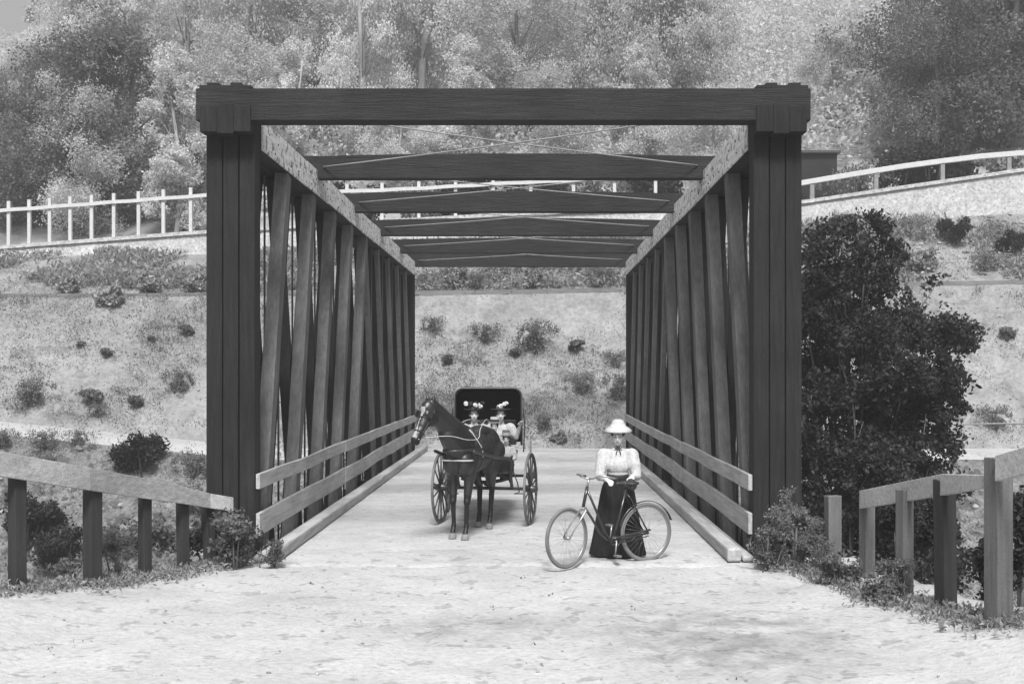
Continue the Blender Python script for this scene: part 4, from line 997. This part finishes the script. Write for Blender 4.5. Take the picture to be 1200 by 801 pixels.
def face_bits(parent, f, rot, s):
    m = MB()
    for q in (-1, 1): m.ell(f(q * .030, -.074, .006), (.013 * s, .008 * s, .007 * s), rot=rot, seg=10, rings=6)
    m.build('eyes', eye_m, parent)
    m = MB()
    for q in (-1, 1): m.tube([f(q * .014, -.088, .024), f(q * .032, -.086, .030), f(q * .050, -.074, .024)], .003 * s, 5)
    m.build('eyebrows', hair_m, parent)
    m = MB(); m.ell(f(0, -.0885, -.058), (.020 * s, .007 * s, .006 * s), rot=rot, seg=10, rings=6); m.build('lips', lip_m, parent)
def hand(mb, wrist, d, pn, s=1, curl=.6, side=1):
    """palm + five fingers; d = pointing direction, pn = palm normal, side = thumb side sign"""
    d = V(d).normalized(); pn = (V(pn) - d * V(pn).dot(d)).normalized(); t = d.cross(pn) * side
    w_ = V(wrist); mb.cap(w_, w_ + d * .02 * s, .022 * s, .024 * s)
    for k in range(4):
        u = (k - 1.5) * .0175 * s; mb.cap(w_ + d * .015 * s + t * u * .8, w_ + d * .078 * s + t * u, .0125 * s, .0105 * s)
        L = (.062, .075, .080, .068)[3 - k] * s; p = w_ + d * .082 * s + t * u * 1.08; dd = d.copy()
        for j, fr in enumerate((.45, .32, .23)):
            dd = (Matrix.Rotation(0, 3, 'X') @ dd + pn * curl * (.5 + .25 * j)).normalized(); q = p + dd * L * fr; mb.cap(p, q, (.0088 - .0008 * j) * s, (.0082 - .0008 * j) * s, 8); p = q
    p = w_ + d * .025 * s + t * .026 * s; q = p + (d * .6 + t * .7 + pn * .35).normalized() * .042 * s; mb.cap(p, q, .013 * s, .0105 * s, 8)
    q2 = q + (d * .9 + t * .15 + pn * .5).normalized() * .030 * s; mb.cap(q, q2, .010 * s, .008 * s, 8)
def hair_cap(parent, f, rot, s, bun=True):
    m = MB(); m.ell(f(0, .035, .045), (.083 * s, .092 * s, .088 * s), rot=rot)
    if bun: m.ell(f(0, .11, .01), (.05 * s, .04 * s, .045 * s), rot=rot); m.ell(f(0, -.03, .088), (.06 * s, .045 * s, .03 * s), rot=rot)
    for q in (-1, 1): m.ell(f(q * .066, .0, .04), (.022 * s, .05 * s, .045 * s), rot=rot)
    return m.remesh('hair', hair_m, parent, vox=.008 * s, smooth=2)

# --- woman standing with the bicycle
WXc, WY = 1.035, 13.98
wo = empty('person', (WXc, WY, .02), 'woman in straw hat, white blouse and long black skirt standing behind the bicycle', 'person')
def wp(x, y, z): return V((WXc + x, WY + y, .02 + z))
mb = MB(); HCz = 1.475
f, rot = head(mb, wp(0, -.02, HCz), .98, yaw=-.12, nod=.10)
mb.cap(wp(0, .02, 1.30), wp(0, .0, 1.42), .052, .047)
mb.ell(wp(0, .02, 1.18), (.15, .10, .17)); mb.ell(wp(0, .01, .98), (.125, .095, .14)); mb.ell(wp(0, .01, .84), (.16, .12, .12)); mb.cap(wp(-.13, .02, 1.27), wp(.13, .02, 1.27), .05, .05)
GR = V((.865, 13.505, .985 + .0)); SD = V((1.245, 13.70, .975))   # grip and saddle contact points (set below)
for s, el, wr in ((-1, wp(-.225, -.10, 1.00), V((WXc - .155, 13.66, 1.0))), (1, wp(.225, -.06, 1.0), V((WXc + .155, 13.80, 1.02)))):
    mb.cap(wp(s * .155, .02, 1.265), el, .047, .038); mb.cap(el, wr, .036, .024)
    if s < 0: hand(mb, wr, (.35, -.9, -.18), (0.1, .0, -1), .95, .65, side=1)
    else: hand(mb, wr, (-.12, -.95, -.25), (0, 0, -1), .95, .35, side=-1)
for s in (-1, 1):
    mb.cap(wp(s * .09, .0, .82), wp(s * .09, -.02, .46), .085, .055); mb.cap(wp(s * .09, -.02, .46), wp(s * .09, .02, .09), .052, .036)
    mb.cap(wp(s * .09, .03, .045), wp(s * .11, -.13, .032), .036, .03)
body = mb.remesh('body', [skin, shoe_m], wo, vox=.0075, smooth=2, classify=lambda p, n: 1 if p.z < .2 else 0)
face_bits(wo, f, rot, .98); hair_cap(wo, f, rot, .98)
mb = MB(); mb.ell(wp(0, .02, 1.18), (.172, .125, .17)); mb.ell(wp(0, -.035, 1.13), (.15, .10, .12)); mb.ell(wp(0, .01, 1.03), (.135, .115, .10)); mb.cap(wp(-.14, .02, 1.265), wp(.14, .02, 1.265), .062, .062); mb.cap(wp(0, .02, 1.3), wp(0, .01, 1.365), .066, .056)
for s, el, wr in ((-1, wp(-.225, -.10, 1.00), V((WXc - .155, 13.66, 1.0))), (1, wp(.225, -.06, 1.0), V((WXc + .155, 13.80, 1.02)))):
    sh = wp(s * .17, .02, 1.25); mb.cap(sh, sh.lerp(el, .5), .082, .080); mb.cap(sh.lerp(el, .45), el, .078, .058); mb.ell(wp(s * .185, .02, 1.235), (.075, .082, .085)); mb.cap(el, el.lerp(wr, .72), .054, .040); w2 = el.lerp(wr, .9); mb.cap(el.lerp(wr, .72), w2, .038, .033)
mb.remesh('blouse', white_c, wo, vox=.009, smooth=3)
m = MB(); prof = [(.125, .99), (.15, .93), (.175, .86), (.195, .76), (.215, .62), (.24, .45), (.265, .28), (.295, .10), (.305, .045)]
m.lathe(prof, (WXc, WY + .02, .02), 72, 1.08, .88, fold=.075, nf=13); m.build('skirt', black_c, wo)
m = MB(); m.lathe([(.128, .965), (.133, .975), (.133, 1.01), (.126, 1.02)], (WXc, WY + .01, .02), 32, 1.02, .86); m.build('belt', leather, wo)
m = MB(); m.lathe([(.058, 1.335), (.060, 1.345), (.052, 1.385), (.050, 1.39)], (WXc, WY + .012, .02), 24, 1, 1); m.build('collar', white_c, wo)
m = MB(); c0 = wp(0, -.062, 1.345)
for s in (-1, 1): m.tube([c0, c0 + V((s * .03, -.012, .014)), c0 + V((s * .05, -.008, -.002)), c0 + V((s * .025, -.01, -.012)), c0], .007, 6); m.tube([c0, c0 + V((s * .02, -.03, -.05)), c0 + V((s * .03, -.045, -.09))], .006, 6)
m.build('bow_tie', dark_c, wo)
hrot = rot @ Matrix.Rotation(R(-2), 3, 'X'); m = MB(); hc = f(0, .028, .098)
m.lathe([(.001, .108), (.04, .106), (.066, .090), (.080, .060), (.093, .030), (.115, .014), (.145, -.006), (.170, -.034), (.166, -.040), (.13, -.014), (.085, .0)], hc, 40, 1, 1, rot=hrot, fold=.03, nf=3)
hat = m.build('hat', straw, wo)
m = MB(); m.lathe([(.0965, .026), (.0865, .052)], hc, 32, rot=hrot); m.build('hat_band', M('pale hat ribbon', .5, rough=.8), hat)
m = MB(); m.ell(wp(.02, -.145, .985), (.085, .035, .032)); m.ell(wp(.055, -.16, .96), (.05, .03, .04)); m.build('dark_bundle', dark_c, wo) if False else None

# --- seated passengers
def seated(x, y, zs, s, label, hatkind, dress, yaw=0, arms='lap', lean=0, sleeve=1.0, boy=False):
    """zs = seat height; s = body scale (1 = adult woman)"""
    ro = empty('person', (x, y, zs), label, 'person', 'carriage passengers')
    P = lambda a, b, c_: V((x + a * s + lean * c_, y + b * s, zs + c_ * s)); mb = MB()
    f, rot = head(mb, P(0, -.03, .68), s, yaw=yaw)
    mb.cap(P(0, .02, .5), P(0, 0, .6), .050 * s, .046 * s); mb.ell(P(0, .03, .36), (.15 * s, .10 * s, .18 * s)); mb.ell(P(0, .03, .12), (.15 * s, .12 * s, .14 * s))
    pos = []
    for q in (-1, 1):
        el = P(q * .22, -.02, .24); wr = P(q * .10, -.26, .20)
        if arms == 'drive' : wr = P(q * .07, -.30, .28)
        if arms == 'reach' and q > 0: el = P(.26, -.02, .30); wr = P(.33, -.12, .50)
        pos.append((q, el, wr)); mb.cap(P(q * .15, .02, .46), el, .045 * s, .037 * s); mb.cap(el, wr, .035 * s, .023 * s)
        hand(mb, wr, (wr - el) + V((-q * .03, -.05, -.02)), (0, .1, -1), s * .95, .7, side=-q)
        mb.cap(P(q * .09, .0, .07), P(q * .10, -.42, .08), .08 * s, .06 * s); mb.cap(P(q * .10, -.42, .08), P(q * .10, -.42, -.22), .055 * s, .038 * s); mb.cap(P(q * .10, -.40, -.25), P(q * .10, -.54, -.26), .034 * s, .028 * s)
    mb.remesh('body', [skin, shoe_m], ro, vox=.009, smooth=2, classify=lambda p, n: 1 if p.z < zs - .1 * s else 0)
    face_bits(ro, f, rot, s); hair_cap(ro, f, rot, s, bun=not boy)
    mb = MB(); mb.ell(P(0, .03, .36), (.17 * s, .125 * s, .17 * s)); mb.ell(P(0, -.02, .32), (.145 * s, .10 * s, .12 * s)); mb.ell(P(0, .03, .16), (.15 * s, .13 * s, .12 * s)); mb.cap(P(-.13, .02, .455), P(.13, .02, .455), .06 * s, .06 * s); mb.cap(P(0, .02, .5), P(0, .01, .56), .062 * s, .054 * s)
    for q, el, wr in pos:
        sh = P(q * .16, .02, .45); mb.cap(sh, sh.lerp(el, .6), .075 * s * sleeve, .07 * s * sleeve); mb.cap(sh.lerp(el, .5), el, .065 * s * sleeve, .05 * s); mb.cap(el, el.lerp(wr, .85), .048 * s, .032 * s)
    mb.remesh('blouse' if not boy else 'shirt', dress, ro, vox=.01, smooth=3)
    mb = MB(); mb.ell(P(0, 0, .09), (.20 * s, .17 * s, .11 * s))
    for q in (-1, 1): mb.cap(P(q * .09, 0, .085), P(q * .11, -.42, .10), .115 * s, .095 * s); mb.cap(P(q * .11, -.43, .09), P(q * .11, -.43, (-.14 if not boy else -.02)), .09 * s, .09 * s)
    mb.cap(P(0, -.1, .08), P(0, -.43, .09), .10 * s, .09 * s); mb.cap(P(0, -.43, .09), P(0, -.44, (-.14 if not boy else -.02)), .09 * s, .09 * s)
    mb.remesh('skirt' if not boy else 'lap_cloth', dark_c if hatkind != 'boater' else grey_c, ro, vox=.012, smooth=3)
    hc = f(0, .02, .085); m = MB()
    if hatkind.startswith('flower'):
        m.lathe([(.001, .045), (.07, .04), (.08, .0), (.15, .012), (.152, .004), (.08, -.01), (.001, -.01)], hc, 28, rot=rot, sx=1.05, fold=.08, nf=4); h = m.build('hat', dark_c, ro)
        m = MB(); rs = random.Random(len(label)); nfl = 9 if hatkind == 'flower_many' else 6; mm = []
        for k in range(nfl):
            a = 2 * math.pi * k / nfl; r_ = .115 if hatkind == 'flower_many' else .05; b = hc + rot @ V((r_ * 1.15 * math.cos(a) + (.0 if r_ > .06 else .03), r_ * math.sin(a) - (.03 if r_ < .06 else 0), .055 + rs.uniform(-.01, .05)))
            m.m = int(hatkind == 'flower_many' and k % 3 == 0)
            for j in range(6): m.ell(b + V((math.cos(j * 1.05) * .020, rs.uniform(-.015, .015), math.sin(j * 1.05) * .017)), (.018, .014, .015), seg=8, rings=5)
        m.build('flowers', [M('pale silk flowers', .5, rough=.8), dark_c], h)
        if hatkind == 'flower_many':
            m = MB()
            for q in (-1, 1): m.tube([hc + V((q * .02, 0, .05)), hc + V((q * .05, -.01, .11)), hc + V((q * .02, -.02, .13))], [.016, .02, .006], 6)
            m.build('bow', dark_c, h)
    else:
        hc = hc + V((0, .01, .022 * s)); m.lathe([(.001, .085), (.075, .083), (.08, .075), (.084, .0), (.135, .0), (.135, -.008), (.082, -.008)], hc - V((0, 0, .01)), 28, rot=rot, sx=s * 1.08, sy=s * 1.08); h = m.build('hat', straw if hatkind == 'boater' else M('dark brim straw', .10, rough=.8), ro)
        m = MB(); m.lathe([(.0865, .004), (.0855, .045)], hc - V((0, 0, .01)), 28, rot=rot, sx=s * 1.08, sy=s * 1.08); m.build('hat_band', dark_c if hatkind == 'boater' else straw, h)
    return ro
seated(-.92, 18.16, .97, .93, 'woman in a hat crowded with flowers, left on the carriage seat', 'flower_many', white_c, yaw=.1, sleeve=1.1)
seated(-.50, 18.18, .97, .93, 'woman in a hat with one white flower bunch, right on the carriage seat', 'flower_few', white_c, arms='reach', lean=.0, sleeve=1.25)
seated(-.585, 17.74, .93, .74, 'child in a pale straw boater sitting between the two women in the carriage', 'boater', white_c, yaw=-.05, boy=True, arms='drive')
seated(-.40, 17.45, .82, .64, 'small child in a dark-brimmed hat and white shirt low at the front of the carriage', 'dark', white_c, yaw=.0, boy=True)
m = MB(); m.box(-.98, -.33, 17.40, 17.88, .802, .86); m.build('child_bench', leather, cg, bevel=.02)
m = MB(); m.box(-.60, -.2, 17.45, 17.72, .802, .815); m = None

# ------------------------------------------------------------------ bicycle
BF = V((X(664.2, 13.25), 13.25, .015)); BR = V((X(756.8, 13.76), 13.72, .015)); bu = (BR - BF); WB_ = bu.length; bu.normalize(); bs = V((bu.y, -bu.x, 0))  # bs = toward camera side
wr_ = .352
def bp(u, z, s=0): return BF + bu * u * (WB_ / 1.07) + V((0, 0, z)) + bs * s
bi = empty('bicycle', (BF + BR) / 2, 'dark step-through bicycle with curved handlebar held by the woman', 'bicycle')
def bike_wheel(c0, ud, nm='wheel'):
    root = empty(nm, (0, 0, 0)); root.parent = bi; root.location = c0 - wloc(bi)
    ud = V(ud).normalized(); sd = V((ud.y, -ud.x, 0)); m = MB(); pt = lambda r, a, o=0: c0 + ud * r * math.cos(a) + V((0, 0, r * math.sin(a))) + sd * o
    m.tube([pt(wr_ - .019, 2 * math.pi * k / 48) for k in range(48)], .019, 10, closed=True); m.build('tyre', rubber, root)
    m = MB(); m.tube([pt(wr_ - .042, 2 * math.pi * k / 48) for k in range(48)], .011, 8, closed=True); m.build('rim', nickel, root)
    m = MB()
    for k in range(32):
        a = 2 * math.pi * k / 32; sg = 1 if k % 2 else -1; m.tube([pt(.018, a + (.9 if k % 4 < 2 else -.9), sg * .03), pt(wr_ - .045, a)], .0012, 4)
    m.build('spokes', nickel, root)
    m = MB(); m.tube([c0 - sd * .05, c0 - sd * .032, c0 - sd * .03, c0 + sd * .03, c0 + sd * .032, c0 + sd * .05], [.010, .014, .022, .022, .014, .010], 12); m.build('hub', nickel, root)
    return root
FC = BF + V((0, 0, wr_)); RC = BR + V((0, 0, wr_)); st = V((.70, .714, 0)); ss = V((st.y, -st.x, 0))
bike_wheel(FC, st); bike_wheel(RC, bu)
ht0, ht1 = bp(.215, .70), bp(.27, .93)
BB = bp(.62, .285); ST = bp(.80, .90)
m = MB(); m.tube([ht0, ht1], .019, 12)
m.tube([ht1 - V((0, 0, .04)), bp(.38, .66), bp(.50, .40), bp(.56, .315), BB], .0145, 10)
m.tube([ht0 + V((0, 0, .02)), bp(.33, .56), bp(.44, .38), bp(.53, .30), BB], .0150, 10)
m.tube([BB, ST], .015, 10)
for s in (-1, 1):
    m.tube([bp(.785, .83, s * .015), bp(.82, .78, s * .05), RC + bs * s * .055], .009, 8); m.tube([BB + bs * s * .03, RC + bs * s * .055], .010, 8)
m.tube([BB - bs * .04, BB + bs * .04], .024, 12); m.build('frame', enamel, bi)
m = MB(); cr = ht0 - V((0, 0, .02))
for s in (-1, 1): m.tube([cr, cr + ss * s * .045 - V((0, 0, .02)), cr.lerp(FC, .4) + ss * s * .052 + V((0, 0, -.0)), cr.lerp(FC, .75) + ss * s * .052 - st * .012, FC + ss * s * .052], [.014, .013, .011, .009, .008], 8)
m.ell(cr, (.02, .02, .018)); m.build('fork', nickel, bi)
stm = ht1 + (ht1 - ht0).normalized() * .09
m = MB(); m.tube([ht1, stm], .012, 10); hbp = []
for s in (-1, 1):
    pts = [stm, stm + ss * s * .07 + V((0, 0, .012)), stm + ss * s * .15 + V((0, 0, .045)) + st * .01, stm + ss * s * .235 + st * .06 + V((0, 0, .035)), stm + ss * s * .265 + st * .15 - V((0, 0, -.012)), stm + ss * s * .268 + st * .19]
    m.tube(pts, .011, 10); hbp.append(pts)
hb_o = m.build('handlebar', nickel, bi)
for p in hbp:
    m = MB(); m.tube([p[4], p[5] + st * .05], [.015, .016], 10); m.build('grip', leather, hb_o)
sad = bp(.80, .945); m = MB(); m.tube([ST, sad - V((0, 0, .03))], .012, 8); m.build('seat_post', nickel, bi)
m = MB(); m.ell(sad + bu * .06, (.10, .10, .03)); m.cap(sad + bu * .0, sad - bu * .13 + V((0, 0, .005)), .035, .018); m.cap(sad - V((0, 0, .015)), sad + bu * .05 - V((0, 0, .02)), .045, .08)
m.remesh('saddle', leather, bi, vox=.006, smooth=4)
m = MB(); m.tube([BB + bs * .055 + (RC - BB) * t + V((0, 0, .035 - .0 * t)) for t in np.linspace(-.12, 1.05, 8)], .012, 8); m.tube([BB + bs * .055 + (RC - BB) * t - V((0, 0, .035)) for t in np.linspace(-.1, 1.0, 8)], .006, 8)
m.tube([BB + bs * .055 + V((0, 0, .0)) + bu * .06 * math.cos(a) + V((0, 0, .06 * math.sin(a))) for a in np.linspace(0, 6.28, 20)], .006, 6); m.build('chain_guard', enamel, bi)
for s in (-1, 1):
    dcr = V((-.15, 0, -1)).normalized() * s; dcr = (bu * -.12 * s + V((0, 0, -1)) * s).normalized(); a = BB + bs * s * .075; b = a + dcr * .165
    m = MB(); m.tube([BB + bs * s * .04, a], .010, 8); m.tube([a, b], [.011, .009], 8); cc = m.build('crank', nickel, bi)
    m = MB(); m.hexa([b + bs * s * .012 - bu * .03 - V((0, 0, .01)), b + bs * s * .10 - bu * .03 - V((0, 0, .01)), b + bs * s * .10 + bu * .03 - V((0, 0, .01)), b + bs * s * .012 + bu * .03 - V((0, 0, .01)),
        b + bs * s * .012 - bu * .03 + V((0, 0, .01)), b + bs * s * .10 - bu * .03 + V((0, 0, .01)), b + bs * s * .10 + bu * .03 + V((0, 0, .01)), b + bs * s * .012 + bu * .03 + V((0, 0, .01))]); m.build('pedal', rubber, cc)
vs = []; fs = []; n = 26
for k in range(n):
    a = R(20 + 145 * k / (n - 1)); 
    for o, r_ in ((-.028, .372), (0, .380), (.028, .372), (0, .377)): vs.append(RC + bu * r_ * math.cos(a) + V((0, 0, r_ * math.sin(a))) + bs * o)
for k in range(n - 1):
    for j in range(4): fs.append((4 * k + j, 4 * k + (j + 1) % 4, 4 * k + 4 + (j + 1) % 4, 4 * k + 4 + j))
m = MB(); m.add(vs, fs, True); m.build('mudguard', enamel, bi)
